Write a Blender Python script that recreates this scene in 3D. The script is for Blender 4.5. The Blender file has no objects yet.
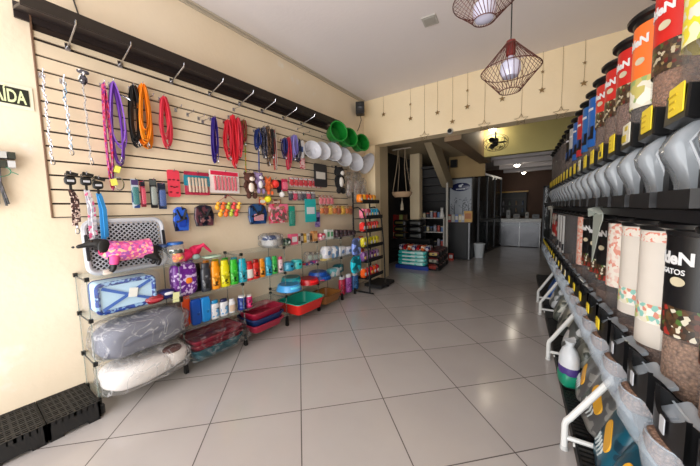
import bpy, bmesh, math, random
from mathutils import Vector, Matrix, Euler
random.seed(7)
PI = math.pi
sc = bpy.context.scene
COL = sc.collection
# ------------------------------------------------------------------ camera
CAM_H = 1.40774
FPX = 280.244
YAW, PITCH, ROLL = -0.606650191, -0.0857638151, -0.0220000529
_fw = Vector((math.sin(YAW)*math.cos(PITCH), math.cos(YAW)*math.cos(PITCH), math.sin(PITCH)))
_r = Vector((math.cos(YAW), -math.sin(YAW), 0))
_u = _r.cross(_fw)
RV = _r*math.cos(ROLL)+_u*math.sin(ROLL)
UV = -_r*math.sin(ROLL)+_u*math.cos(ROLL)
CAMP = Vector((0, 0, CAM_H))
cd = bpy.data.cameras.new('camera'); cam = bpy.data.objects.new('camera', cd); COL.objects.link(cam)
cd.sensor_fit = 'HORIZONTAL'; cd.sensor_width = 36; cd.lens = FPX/700*36; cd.clip_start = .02; cd.clip_end = 100
cam.matrix_world = Matrix(((RV.x, UV.x, -_fw.x, 0), (RV.y, UV.y, -_fw.y, 0), (RV.z, UV.z, -_fw.z, CAM_H), (0, 0, 0, 1)))
sc.camera = cam
# survey helpers: where a sight line of the photograph meets a real plane of the room
def ray(x, y): return _fw + RV*((x-350)/FPX) - UV*((y-233)/FPX)
def at_x(x, y, X): d = ray(x, y); return CAMP + d*(X/d.x)
def at_y(x, y, Y): d = ray(x, y); return CAMP + d*(Y/d.y)
def at_z(x, y, Z): d = ray(x, y); return CAMP + d*((Z-CAM_H)/d.z)
# ------------------------------------------------------------------ materials
def s2l(c):
    return tuple(((v/255)/12.92 if v/255 <= .04045 else ((v/255+.055)/1.055)**2.4) for v in c)
def ink(c): return tuple(v**1.18 for v in s2l(c))
_M = {}
def mat(c, rough=.5, metal=0, alpha=1, emit=0, bump=0, bscale=200, trans=0, coat=0, vary=0, vscale=4):
    k = ('m', tuple(c), rough, metal, alpha, emit, bump, bscale, trans, coat, vary, vscale)
    if k in _M: return _M[k]
    m = bpy.data.materials.new('plain_%d' % len(_M)); m.use_nodes = True
    nt = m.node_tree; b = nt.nodes['Principled BSDF']
    col = (*ink(c), 1)
    b.inputs['Base Color'].default_value = col
    b.inputs['Roughness'].default_value = rough; b.inputs['Metallic'].default_value = metal
    b.inputs['Alpha'].default_value = alpha
    b.inputs['Transmission Weight'].default_value = trans
    b.inputs['Coat Weight'].default_value = coat
    if emit:
        b.inputs['Emission Color'].default_value = col; b.inputs['Emission Strength'].default_value = emit
    tc = nt.nodes.new('ShaderNodeTexCoord')
    if bump:
        n = nt.nodes.new('ShaderNodeTexNoise'); n.inputs['Scale'].default_value = bscale
        bp = nt.nodes.new('ShaderNodeBump'); bp.inputs['Strength'].default_value = bump; bp.inputs['Distance'].default_value = .01
        nt.links.new(tc.outputs['Object'], n.inputs['Vector'])
        nt.links.new(n.outputs['Fac'], bp.inputs['Height']); nt.links.new(bp.outputs['Normal'], b.inputs['Normal'])
    if vary:
        n = nt.nodes.new('ShaderNodeTexNoise'); n.inputs['Scale'].default_value = vscale; n.inputs['Detail'].default_value = 4
        mx = nt.nodes.new('ShaderNodeMix'); mx.data_type = 'RGBA'
        mx.inputs['A'].default_value = tuple(min(1, v*(1+vary)) for v in col[:3])+(1,)
        mx.inputs['B'].default_value = tuple(v*(1-vary) for v in col[:3])+(1,)
        nt.links.new(tc.outputs['Object'], n.inputs['Vector']); nt.links.new(n.outputs['Fac'], mx.inputs['Factor'])
        nt.links.new(mx.outputs['Result'], b.inputs['Base Color'])
    _M[k] = m; return m
def printed(cols, scale=25, rough=.35, kind='VORONOI', stretch=(1, 1, 1), alpha=1, metal=0, bump=0):
    """packaging print / patterned cloth: blotches of several inks"""
    k = ('p', tuple(cols), scale, rough, kind, stretch, alpha, metal, bump)
    if k in _M: return _M[k]
    m = bpy.data.materials.new('printed_%d' % len(_M)); m.use_nodes = True
    nt = m.node_tree; b = nt.nodes['Principled BSDF']; b.inputs['Roughness'].default_value = rough
    b.inputs['Alpha'].default_value = alpha; b.inputs['Metallic'].default_value = metal
    tc = nt.nodes.new('ShaderNodeTexCoord'); mp = nt.nodes.new('ShaderNodeMapping'); mp.inputs['Scale'].default_value = stretch
    nt.links.new(tc.outputs['Object'], mp.inputs['Vector'])
    if kind == 'VORONOI':
        n = nt.nodes.new('ShaderNodeTexVoronoi'); n.inputs['Scale'].default_value = scale
        sp = nt.nodes.new('ShaderNodeSeparateColor'); nt.links.new(n.outputs['Color'], sp.inputs[0]); out = sp.outputs[0]
    elif kind == 'WAVE':
        n = nt.nodes.new('ShaderNodeTexWave'); n.inputs['Scale'].default_value = scale; out = n.outputs['Fac']
    else:
        n = nt.nodes.new('ShaderNodeTexNoise'); n.inputs['Scale'].default_value = scale; n.inputs['Detail'].default_value = 3; out = n.outputs['Fac']
    nt.links.new(mp.outputs[0], n.inputs['Vector'])
    r = nt.nodes.new('ShaderNodeValToRGB'); r.color_ramp.interpolation = 'CONSTANT'
    e = r.color_ramp.elements; N = len(cols)
    lo, hi = (.36, .64) if kind == 'NOISE' else (0, 1)
    e[0].position = 0; e[0].color = (*ink(cols[0]), 1); e[1].position = lo+(hi-lo)/N; e[1].color = (*ink(cols[1]), 1)
    for i in range(2, N):
        q = e.new(lo+(hi-lo)*i/N); q.color = (*ink(cols[i]), 1)
    nt.links.new(out, r.inputs[0]); nt.links.new(r.outputs[0], b.inputs['Base Color'])
    if bump:
        bp = nt.nodes.new('ShaderNodeBump'); bp.inputs['Strength'].default_value = bump; bp.inputs['Distance'].default_value = .01
        nt.links.new(out, bp.inputs['Height']); nt.links.new(bp.outputs['Normal'], b.inputs['Normal'])
    _M[k] = m; return m
def kibble(c):
    k = ('k', c)
    if k in _M: return _M[k]
    m = bpy.data.materials.new('kibble_%d' % len(_M)); m.use_nodes = True
    nt = m.node_tree; b = nt.nodes['Principled BSDF']; b.inputs['Roughness'].default_value = .8
    tc = nt.nodes.new('ShaderNodeTexCoord'); n = nt.nodes.new('ShaderNodeTexVoronoi'); n.inputs['Scale'].default_value = 95
    r = nt.nodes.new('ShaderNodeMix'); r.data_type = 'RGBA'; l = s2l(c)
    r.inputs['A'].default_value = (*[v*1.25 for v in l], 1); r.inputs['B'].default_value = (*[v*.3 for v in l], 1)
    nt.links.new(tc.outputs['Object'], n.inputs['Vector']); nt.links.new(n.outputs['Distance'], r.inputs['Factor'])
    nt.links.new(r.outputs['Result'], b.inputs['Base Color'])
    bp = nt.nodes.new('ShaderNodeBump'); bp.invert = True; bp.inputs['Strength'].default_value = .8; bp.inputs['Distance'].default_value = .006
    nt.links.new(n.outputs['Distance'], bp.inputs['Height']); nt.links.new(bp.outputs['Normal'], b.inputs['Normal'])
    _M[k] = m; return m
CHROME = mat((200, 200, 205), .25, 1)
STEEL = mat((150, 152, 155), .3, 1)
BLACK = mat((22, 22, 24), .45)
MATTE = mat((28, 27, 28), .75)
WHITE = mat((225, 225, 225), .4)
CLEAR = mat((235, 240, 245), .12, alpha=.06)
def film(base, bump, scale, crease):
    """thin clear plastic film: see-through, glossy on its folds, paler along creases"""
    m = bpy.data.materials.new('film'); m.use_nodes = True; nt = m.node_tree; N = nt.nodes.new; L = nt.links.new
    nt.nodes.remove(nt.nodes['Principled BSDF']); out = nt.nodes['Material Output']
    tc = N('ShaderNodeTexCoord'); n = N('ShaderNodeTexNoise'); n.inputs['Scale'].default_value = scale; n.inputs['Detail'].default_value = 3; n.inputs['Distortion'].default_value = 1.2
    L(tc.outputs['Object'], n.inputs['Vector'])
    bp = N('ShaderNodeBump'); bp.inputs['Strength'].default_value = bump; bp.inputs['Distance'].default_value = .02; L(n.outputs['Fac'], bp.inputs['Height'])
    tr = N('ShaderNodeBsdfTransparent'); gl = N('ShaderNodeBsdfGlossy'); gl.inputs['Roughness'].default_value = .16; L(bp.outputs[0], gl.inputs['Normal'])
    df = N('ShaderNodeBsdfTranslucent'); df.inputs['Color'].default_value = (.9, .9, .92, 1)
    d2 = N('ShaderNodeBsdfDiffuse'); d2.inputs['Color'].default_value = (.9, .9, .92, 1); ms = N('ShaderNodeMixShader'); L(df.outputs[0], ms.inputs[1]); L(d2.outputs[0], ms.inputs[2])
    r = N('ShaderNodeValToRGB'); e = r.color_ramp.elements; e[0].position = .455; e[0].color = (0, 0, 0, 1); e[1].position = .545; e[1].color = (0, 0, 0, 1); q = e.new(.5); q.color = (crease,)*3+(1,); L(n.outputs['Fac'], r.inputs[0])  # white glints of the crinkled film, painted in as thin pale lines
    ad = N('ShaderNodeMath'); ad.operation = 'ADD'; ad.inputs[1].default_value = base; L(r.outputs[0], ad.inputs[0])
    m1 = N('ShaderNodeMixShader'); L(ad.outputs[0], m1.inputs[0]); L(tr.outputs[0], m1.inputs[1]); L(ms.outputs[0], m1.inputs[2])
    fr = N('ShaderNodeFresnel'); fr.inputs['IOR'].default_value = 1.35; L(bp.outputs[0], fr.inputs['Normal'])
    m2 = N('ShaderNodeMixShader'); fm = N('ShaderNodeMath'); fm.operation = 'MULTIPLY'; fm.inputs[1].default_value = .55; L(fr.outputs[0], fm.inputs[0]); L(fm.outputs[0], m2.inputs[0]); L(m1.outputs[0], m2.inputs[1]); L(gl.outputs[0], m2.inputs[2]); L(m2.outputs[0], out.inputs[0])
    return m
WRAP = film(.045, 1.0, 8, .42)
WRAP2 = film(.02, 1.0, 6, .2)
GLASS = mat((190, 205, 200), .05, alpha=.15)
GEDGE = mat((150, 165, 160), .1, alpha=.4)
# ------------------------------------------------------------------ mesh builder
class MB:
    def __init__(s): s.v = []; s.f = []
    def add(s, vs, fs):
        o = len(s.v); s.v += [tuple(p) for p in vs]; s.f += [tuple(i+o for i in f) for f in fs]; return s
    def box(s, c, d, rot=None, taper=1):
        hx, hy, hz = d[0]/2, d[1]/2, d[2]/2
        vs = [Vector((x*hx*(taper if z > 0 else 1), y*hy*(taper if z > 0 else 1), z*hz)) for z in (-1, 1) for y in (-1, 1) for x in (-1, 1)]
        if rot: R = Euler(rot).to_matrix(); vs = [R @ p for p in vs]
        vs = [p+Vector(c) for p in vs]
        return s.add(vs, [(0, 2, 3, 1), (4, 5, 7, 6), (0, 1, 5, 4), (2, 6, 7, 3), (0, 4, 6, 2), (1, 3, 7, 5)])
    def rbox(s, c, d, r, rot=None, n=3):
        """box with rounded vertical outline (x-z face), thickness along y, slight edge round"""
        w, t, h = d; pts = []
        r = min(r, w/2-.0005, h/2-.0005)
        for cx, cz, a0 in ((w/2-r, h/2-r, 0), (-w/2+r, h/2-r, 90), (-w/2+r, -h/2+r, 180), (w/2-r, -h/2+r, 270)):
            for k in range(n+1):
                a = math.radians(a0+90*k/n); pts.append((cx+r*math.cos(a), cz+r*math.sin(a)))
        return s.prism(pts, t, c, rot, bev=min(t*.25, .006))
    def prism(s, pts, t, c=(0, 0, 0), rot=None, bev=0, axis='y'):
        """polygon in x-z extruded along y (centred); axis='x': polygon in y-z extruded along x"""
        N = len(pts); cx = sum(p[0] for p in pts)/N; cz = sum(p[1] for p in pts)/N
        rings = []
        if bev:
            for y, k in ((-t/2, 1), (-t/2+bev, 0), (t/2-bev, 0), (t/2, 1)):
                ring = []
                for (x, z) in pts:
                    L = math.hypot(x-cx, z-cz) or 1
                    q = 1-k*min(bev/L, .5); ring.append((cx+(x-cx)*q, y, cz+(z-cz)*q))
                rings.append(ring)
        else:
            rings = [[(x, -t/2, z) for x, z in pts], [(x, t/2, z) for x, z in pts]]
        vs = [Vector(p) for r in rings for p in r]
        if axis == 'x': vs = [Vector((p.y, p.x, p.z)) for p in vs]
        if rot: R = Euler(rot).to_matrix(); vs = [R @ p for p in vs]
        vs = [p+Vector(c) for p in vs]
        fs = [tuple(range(N)), tuple(reversed(range((len(rings)-1)*N, len(rings)*N)))]
        for k in range(len(rings)-1):
            for i in range(N):
                j = (i+1) % N; fs.append((k*N+i, (k+1)*N+i, (k+1)*N+j, k*N+j))
        return s.add(vs, fs)
    def lathe(s, prof, n=20, c=(0, 0, 0), sx=1, sy=1, a0=0, a1=2*PI, rot=None):
        full = abs(a1-a0-2*PI) < 1e-6; m = n if full else n+1
        vs = []; fs = []
        for (r, z) in prof:
            for i in range(m):
                a = a0+(a1-a0)*i/n; vs.append(Vector((r*math.cos(a)*sx, r*math.sin(a)*sy, z)))
        if rot: R = Euler(rot).to_matrix(); vs = [R @ p for p in vs]
        vs = [p+Vector(c) for p in vs]
        for k in range(len(prof)-1):
            for i in range(n):
                j = (i+1) % m; fs.append((k*m+i, k*m+j, (k+1)*m+j, (k+1)*m+i))
        if full:
            if prof[0][0] > 1e-6: fs.append(tuple(reversed(range(m))))
            if prof[-1][0] > 1e-6: fs.append(tuple(range((len(prof)-1)*m, len(prof)*m)))
        return s.add(vs, fs)
    def tube(s, path, r, n=6, closed=False, flat=1):
        P = [Vector(p) for p in path]; N = len(P); vs = []; fs = []
        up = None
        for i, p in enumerate(P):
            if closed: t = P[(i+1) % N]-P[i-1]
            else: t = P[min(i+1, N-1)]-P[max(i-1, 0)]
            if t.length < 1e-9: t = Vector((0, 0, 1))
            t.normalize()
            if up is None:
                up = Vector((0, 0, 1)) if abs(t.z) < .9 else Vector((0, 1, 0))
            a = t.cross(up)
            if a.length < 1e-4: a = t.cross(Vector((1, 0, 0)))
            a.normalize(); b = a.cross(t).normalized(); up = b
            rr = r[i] if isinstance(r, (list, tuple)) else r
            for k in range(n):
                th = 2*PI*k/n; vs.append(p+a*(rr*math.cos(th))+b*(rr*flat*math.sin(th)))
        for i in range(N if closed else N-1):
            j = (i+1) % N
            for k in range(n):
                l = (k+1) % n; fs.append((i*n+k, i*n+l, j*n+l, j*n+k))
        if not closed: fs += [tuple(reversed(range(n))), tuple(range((N-1)*n, N*n))]
        return s.add(vs, fs)
    def ribbon(s, path, w, t, wd=(1, 0, 0)):
        """flat strap along path, wide in direction wd"""
        P = [Vector(p) for p in path]; W = Vector(wd).normalized(); vs = []; fs = []
        for i, p in enumerate(P):
            tg = (P[min(i+1, len(P)-1)]-P[max(i-1, 0)])
            tg.normalize(); nn = tg.cross(W)
            if nn.length < .05: nn = Vector((0, 1, 0))
            nn.normalize()
            wv = nn.cross(tg).normalized()*(w/2); nn = nn*(t/2)
            vs += [p-wv-nn, p+wv-nn, p+wv+nn, p-wv+nn]
        for i in range(len(P)-1):
            for k in range(4):
                l = (k+1) % 4; fs.append((i*4+k, i*4+l, i*4+4+l, i*4+4+k))
        N = len(P); fs += [(3, 2, 1, 0), ((N-1)*4, (N-1)*4+1, (N-1)*4+2, (N-1)*4+3)]
        return s.add(vs, fs)
    def blob(s, c, d, e=.6, n=12, m=8, rot=None, noise=0, seed=0):
        """superellipsoid pillow: d = full size"""
        rnd = random.Random(seed); vs = []; fs = []
        f = lambda x, p: math.copysign(abs(x)**p, x)
        ph = [rnd.uniform(0, 6) for _ in range(6)]
        for i in range(m+1):
            th = -PI/2+PI*i/m
            for j in range(n):
                a = 2*PI*j/n
                p = Vector((f(math.cos(th), e)*f(math.cos(a), e), f(math.cos(th), e)*f(math.sin(a), e), f(math.sin(th), e)))
                if noise:
                    q = 1+noise*(math.sin(5*p.x+ph[0]+3*p.z)+math.sin(7*p.z+ph[1]+4*p.y)+math.sin(9*p.x-6*p.y+ph[2]))/3
                    p = p*q
                vs.append(Vector((p.x*d[0]/2, p.y*d[1]/2, p.z*d[2]/2)))
        if rot: R = Euler(rot).to_matrix(); vs = [R @ p for p in vs]
        vs = [p+Vector(c) for p in vs]
        for i in range(m):
            for j in range(n):
                k = (j+1) % n; fs.append((i*n+j, i*n+k, (i+1)*n+k, (i+1)*n+j))
        return s.add(vs, fs)
    def xf(s, M):
        s.v = [tuple(M @ Vector(p)) for p in s.v]; return s
    def mesh(s, name, m, ang=.6):
        me = bpy.data.meshes.new(name); me.from_pydata(s.v, [], s.f)
        bm = bmesh.new(); bm.from_mesh(me)
        bmesh.ops.remove_doubles(bm, verts=bm.verts, dist=1e-6)
        bmesh.ops.recalc_face_normals(bm, faces=bm.faces)
        bm.to_mesh(me); bm.free()
        for p in me.polygons: p.use_smooth = True
        me.set_sharp_from_angle(angle=ang)
        if m: me.materials.append(m)
        return me
    def build(s, name, m, parent=None, loc=None, rz=0, label=None, ang=.6):
        o = bpy.data.objects.new(name, s.mesh(name, m, ang)); COL.objects.link(o)
        if parent: o.parent = parent
        if loc is not None: o.location = loc
        if rz: o.rotation_euler = (0, 0, rz)
        if label: o['label'] = label
        return o
def thing(name, label, cat, loc=(0, 0, 0), rz=0, group=None, rot=None):
    o = bpy.data.objects.new(name, None); COL.objects.link(o); o.empty_display_size = .05
    o.location = loc; o.rotation_euler = rot if rot else (0, 0, rz); o['label'] = label; o['category'] = cat
    if group: o['group'] = group
    return o
def tag(o, label, cat, group=None):
    o['label'] = label; o['category'] = cat
    if group: o['group'] = group
    return o
def struct(o): o['kind'] = 'structure'; return o
def copy_tree(o, parent=None, **kw):
    c = o.copy(); COL.objects.link(c)
    if parent: c.parent = parent
    for ch in list(o.children): copy_tree(ch, c)
    return c
_T = {}
def text_verts(txt, size, depth=.001, bold=0):
    k = (txt, size, depth, bold)
    if k in _T: return _T[k]
    cu = bpy.data.curves.new('t', 'FONT'); cu.body = txt; cu.size = size; cu.align_x = 'CENTER'; cu.align_y = 'CENTER'
    cu.extrude = depth; cu.resolution_u = 3; cu.offset = bold
    o = bpy.data.objects.new('t', cu); COL.objects.link(o)
    dg = bpy.context.evaluated_depsgraph_get(); me = bpy.data.meshes.new_from_object(o.evaluated_get(dg))
    vs = [tuple(v.co) for v in me.vertices]; fs = [tuple(p.vertices) for p in me.polygons]
    bpy.data.objects.remove(o); bpy.data.curves.remove(cu); bpy.data.meshes.remove(me)
    _T[k] = (vs, fs); return _T[k]
def text_mb(txt, size, at=(0, 0, 0), depth=.001, bold=0, cyl=None, sx=1):
    """lettering facing local -y; with cyl=r wrapped round a vertical cylinder of that radius"""
    vs, fs = text_verts(txt, size, depth, bold); m = MB(); out = []
    for x, y, z in vs:
        x *= sx
        if cyl:
            a = (x+at[0])/cyl; R = cyl+z; out.append((R*math.sin(a), -R*math.cos(a), y+at[2]))
        else: out.append((x+at[0], at[1]-z, y+at[2]))
    return m.add(out, fs)
ORD = ['first', 'second', 'third', 'fourth', 'fifth', 'sixth', 'seventh', 'eighth', 'ninth', 'tenth', 'eleventh', 'twelfth', 'thirteenth', 'fourteenth', 'fifteenth', 'sixteenth', 'seventeenth', 'eighteenth', 'nineteenth', 'twentieth']
WX = -2.85                      # left wall plane
LW = PI/2                       # turns a thing's front (local -y) to face the room from the left wall
K = .06                         # the dispenser run stands slightly askew
RW = -PI/2+math.atan(K)
def rl(u, v, z=0): return Vector((u-K*v, v, z))
# ================================================================== THE SETTING
def slab(name, lo, hi, m):
    c = [(a+b)/2 for a, b in zip(lo, hi)]; d = [b-a for a, b in zip(lo, hi)]
    return struct(MB().box(c, d).build(name, m))
def tile_mat():
    m = bpy.data.materials.new('floor_tiles'); m.use_nodes = True; nt = m.node_tree; N = nt.nodes.new; L = nt.links.new
    b = nt.nodes['Principled BSDF']; tc = N('ShaderNodeTexCoord'); sx = N('ShaderNodeSeparateXYZ')
    mp = N('ShaderNodeMapping'); mp.vector_type = 'TEXTURE'
    mp.inputs['Location'].default_value = (-1.36763, 1.31846, 0); mp.inputs['Rotation'].default_value = (0, 0, PI/4); mp.inputs['Scale'].default_value = (.6, .6, 1)
    L(tc.outputs['Object'], mp.inputs['Vector']); L(mp.outputs[0], sx.inputs[0])
    def op(o, a, bb=None):
        q = N('ShaderNodeMath'); q.operation = o
        for i, v in enumerate((a, bb)):
            if v is None: continue
            if isinstance(v, (int, float)): q.inputs[i].default_value = v
            else: L(v, q.inputs[i])
        return q.outputs[0]
    ed = op('MINIMUM', op('PINGPONG', sx.outputs[0], .5), op('PINGPONG', sx.outputs[1], .5))
    g = op('LESS_THAN', ed, .0058)
    cell = N('ShaderNodeCombineXYZ'); L(op('FLOOR', sx.outputs[0]), cell.inputs[0]); L(op('FLOOR', sx.outputs[1]), cell.inputs[1])
    wn = N('ShaderNodeTexWhiteNoise'); L(cell.outputs[0], wn.inputs['Vector'])
    ns = N('ShaderNodeTexNoise'); ns.inputs['Scale'].default_value = 3; ns.inputs['Detail'].default_value = 5; L(tc.outputs['Object'], ns.inputs['Vector'])
    f = op('ADD', op('MULTIPLY', wn.outputs['Value'], .35), op('MULTIPLY', ns.outputs['Fac'], .65))
    mx = N('ShaderNodeMix'); mx.data_type = 'RGBA'; mx.inputs['A'].default_value = (*s2l((168, 161, 158)), 1); mx.inputs['B'].default_value = (*s2l((182, 176, 173)), 1)
    L(f, mx.inputs['Factor'])
    m2 = N('ShaderNodeMix'); m2.data_type = 'RGBA'; m2.inputs['B'].default_value = (*s2l((84, 76, 74)), 1)
    L(g, m2.inputs['Factor']); L(mx.outputs['Result'], m2.inputs['A']); L(m2.outputs['Result'], b.inputs['Base Color'])
    L(op('ADD', op('MULTIPLY', g, .5), op('ADD', op('MULTIPLY', ns.outputs['Fac'], .12), .10)), b.inputs['Roughness'])
    return m
def plaster(name, c, c2, scale=1.3, cracks=False):
    m = bpy.data.materials.new(name); m.use_nodes = True; nt = m.node_tree; N = nt.nodes.new; L = nt.links.new
    b = nt.nodes['Principled BSDF']; b.inputs['Roughness'].default_value = .7; tc = N('ShaderNodeTexCoord')
    n = N('ShaderNodeTexNoise'); n.inputs['Scale'].default_value = scale; n.inputs['Detail'].default_value = 6; L(tc.outputs['Object'], n.inputs['Vector'])
    r = N('ShaderNodeValToRGB'); r.color_ramp.elements[0].position = .3; r.color_ramp.elements[1].position = .7
    r.color_ramp.elements[0].color = (*s2l(c2), 1); r.color_ramp.elements[1].color = (*s2l(c), 1); L(n.outputs['Fac'], r.inputs[0])
    out = r.outputs[0]
    if cracks:   # worn patches of paler filler
        n2 = N('ShaderNodeTexNoise'); n2.inputs['Scale'].default_value = 2.6; n2.inputs['Detail'].default_value = 8; L(tc.outputs['Object'], n2.inputs['Vector'])
        r2 = N('ShaderNodeValToRGB'); r2.color_ramp.elements[0].position = .66; r2.color_ramp.elements[1].position = .72; L(n2.outputs['Fac'], r2.inputs[0])
        mx = N('ShaderNodeMix'); mx.data_type = 'RGBA'; mx.inputs['B'].default_value = (*s2l((226, 218, 206)), 1)
        L(r2.outputs[0], mx.inputs['Factor']); L(out, mx.inputs['A']); out = mx.outputs['Result']
    L(out, b.inputs['Base Color'])
    bp = N('ShaderNodeBump'); bp.inputs['Strength'].default_value = .15; bp.inputs['Distance'].default_value = .01
    n3 = N('ShaderNodeTexNoise'); n3.inputs['Scale'].default_value = 25; L(tc.outputs['Object'], n3.inputs['Vector']); L(n3.outputs['Fac'], bp.inputs['Height']); L(bp.outputs[0], b.inputs['Normal'])
    return m
CREAM = plaster('cream_plaster', (228, 213, 190), (222, 204, 178), cracks=True)
CREAM2 = plaster('cream_beam', (236, 217, 182), (230, 208, 170))
CEIL = plaster('ceiling_white', (230, 222, 221), (224, 216, 215), .6)
DIM = plaster('shaded_beige', (190, 172, 140), (176, 158, 128))  # beige, duller than the jamb: shade below the header is in the colour
OLIVE = plaster('olive_yellow', (196, 184, 120), (180, 168, 105))
BROWN = plaster('brown_wall', (98, 70, 54), (84, 60, 46))
WOODY = plaster('tan_panel', (188, 158, 108), (170, 140, 94))
SHADE = plaster('rear_shade', (40, 38, 38), (30, 29, 29))  # darkness of the back rooms, put into the wall colour
struct(MB().box((-.5, 5.5, -.05), (7, 17, .1)).build('floor', tile_mat()))
slab('wall_left', (-3.0, -1.6, 0), (WX, 4.85, 3.4), CREAM)
slab('ceiling', (-3.0, -1.6, 3.4), (2.2, 4.9, 3.5), CEIL)
# header wall over the opening, with its left jamb
slab('wall_back', (WX, 4.65, 2.58), (1.6, 4.9, 3.4), CREAM2)
slab('wall_back_jamb', (-2.85, 4.66, 0), (-2.63, 4.85, 2.58), CREAM2)
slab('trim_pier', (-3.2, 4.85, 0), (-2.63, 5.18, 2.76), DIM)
slab('trim_column', (-2.85, 6.85, 0), (-2.6, 7.05, 2.75), CREAM2)
slab('wall_right', (1.32, -1.6, 0), (1.5, 4.7, 3.45), CREAM2)
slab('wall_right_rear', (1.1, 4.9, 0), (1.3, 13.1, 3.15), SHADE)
# the rooms behind
slab('ceiling_rear', (-1.4, 4.9, 3.1), (1.4, 7.0, 3.2), CEIL)
slab('wall_rear_header', (-1.15, 7.0, 2.5), (1.2, 7.15, 3.12), OLIVE)
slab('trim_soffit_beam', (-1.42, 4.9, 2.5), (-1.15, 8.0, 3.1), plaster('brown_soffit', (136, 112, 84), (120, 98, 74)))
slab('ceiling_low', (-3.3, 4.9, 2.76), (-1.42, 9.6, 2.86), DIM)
slab('wall_tan', (-2.2, 8.06, 2.19), (-1.3, 8.16, 2.76), WOODY)
slab('ceiling_far', (-3.3, 7.15, 2.86), (1.2, 13.2, 2.96), CEIL)
for k, y in enumerate((8.4, 9.6, 10.8, 12.0)): slab('trim_%d' % (k+1), (-1.3, y, 2.62), (1.0, y+.16, 2.86), CEIL)
slab('wall_far', (-3.3, 13.0, 0), (1.2, 13.15, 2.9), BROWN)
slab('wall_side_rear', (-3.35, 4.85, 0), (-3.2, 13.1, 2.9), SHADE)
# stringer of the stair and the white pole
struct(MB().prism([(5.9, 2.76), (6.6, 2.76), (7.6, 2.05), (7.6, 1.9), (7.2, 1.9)], .16, (-2.06, 0, 0), axis='x').build('trim_stair_stringer', DIM))
st = MB()
for k in range(10): st.box((-2.62, 8.9-.22*k, .2+.2*k+.6), (.9, .26, .05)); st.box((-2.62, 9.03-.22*k, .1+.2*k+.6), (.9, .02, .2))
# staircase going up behind the column
struct(st.xf(Matrix.Translation((0, .2, -.2))).build('trim_staircase', mat((62, 60, 60), .6)))
po = tag(MB().lathe([(.03, 0), (.03, 2.0)], 14).build('support_pole', mat((190, 186, 176), .5), None, (-1.985, 7.1, 0)), 'slim white support pole between the dark stairs and the poster cabinet', 'pole')
# conduit along the wall and ceiling edge
tag(MB().box((WX+.014, 1.55, 3.382), (.022, 6.1, .03)).box((WX+.05, 1.55, 3.39), (.012, 6.1, .014)).build('cable_conduit', mat((196, 186, 170), .5)), 'thin white cable conduit running along the top of the left wall', 'conduit')
# ------------------------------------------------------------------ lamps
def pendant(y, px, py_top, py_mid, py_bot, pw, lab, tilt):
    t = at_y(px, py_top, y); b = at_y(px, py_bot, y); mz = at_y(px, py_mid, y).z
    R = (at_y(px+pw/2, py_mid, y).x-at_y(px-pw/2, py_mid, y).x)/2*.98
    root = thing('pendant_lamp', lab, 'lamp', (t.x, y, t.z), 0, 'wire cage pendant lamps', rot=(tilt, 0, 0))
    H = t.z-b.z; zm = -(t.z-mz); rt, rb = R*.2, R*.36
    WIRE = mat((104, 58, 50), .4, .3)
    cord = MB().tube([(0, 0, 0), (0, 0, (3.4-t.z)/math.cos(tilt))], .004, 6).build('cord', BLACK, root)
    MB().lathe([(.045, 0), (.045, .02), (.02, .03)], 16, (0, 0, (3.4-t.z)/math.cos(tilt)-.03)).build('ceiling_rose', WHITE, root)
    c = MB(); n = 32
    for k in range(n):
        a = 2*PI*k/n; q = a+2*PI*1.5/n
        c.tube([(rt*math.cos(q), rt*math.sin(q), -.02), (R*math.cos(a), R*math.sin(a), zm), (rb*math.cos(q), rb*math.sin(q), -H)], .0021, 4)
    for r, z in ((rt, -.02), (R, zm), (rb, -H)):
        c.tube([(r*math.cos(2*PI*k/40), r*math.sin(2*PI*k/40), z) for k in range(40)], .0032, 5, closed=True)
    c.build('wire_cage', WIRE, root)
    MB().lathe([(.028, 0), (.03, -.02), (.03, -.09), (.02, -.1)], 14).build('socket', mat((120, 40, 36), .4), root)
    MB().lathe([(.018, -.1), (.03, -.115), (.062, -.15), (.066, -.2), (.05, -.235), (.0, -.25)], 18).build('bulb', mat((206, 206, 226), .15, coat=.5), root, label='frosted unlit bulb')
pendant(2.3, 511, 41, 70, 91, 62, 'red brown wire cage pendant lamp hanging lowest, in front of the header beam', .0)
pendant(1.95, 485, -22, 0, 20, 66, 'red brown wire cage pendant lamp cut off by the top of the photo', .0)
# ceiling plate, speaker, camera dome
p = at_z(430, 20, 3.4)
v = thing('ceiling_plate', 'small square plate set in the grey ceiling', 'vent', (p.x, p.y, 3.4), .1)
MB().rbox((0, 0, -.006), (.15, .012, .17), .006, (PI/2, 0, 0)).build('cover', mat((190, 186, 180), .5), v)
MB().box((0, 0, -.013), (.11, .12, .004)).build('inset', mat((176, 172, 166), .5), v)
p = at_x(361, 110, -2.76)
spk = thing('wall_speaker', 'black loudspeaker box in the corner under the ceiling', 'speaker', (-2.74, p.y-.06, p.z), .5)
MB().rbox((0, 0, 0), (.15, .13, .21), .015).build('cabinet', BLACK, spk)
MB().lathe([(.052, 0), (.056, .008), (.04, .006), (.012, -.004), (0, 0)], 20, (0, -.066, -.03), rot=(PI/2, 0, 0)).build('woofer', mat((50, 50, 54), .4), spk)
MB().lathe([(.022, 0), (.024, .006), (.0, .004)], 16, (0, -.066, .06), rot=(PI/2, 0, 0)).build('tweeter', mat((60, 60, 64), .4), spk)
MB().tube([(0, .06, 0), (-.03, .1, .02)], .012, 8).build('bracket', BLACK, spk)
MB().tube([(0, .06, -.1), (.01, .09, -.17), (-.03, .11, -.28), (-.06, .07, -.36)], .006, 6).build('cable', BLACK, spk)
p = at_y(450, 131, 4.62)
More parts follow.
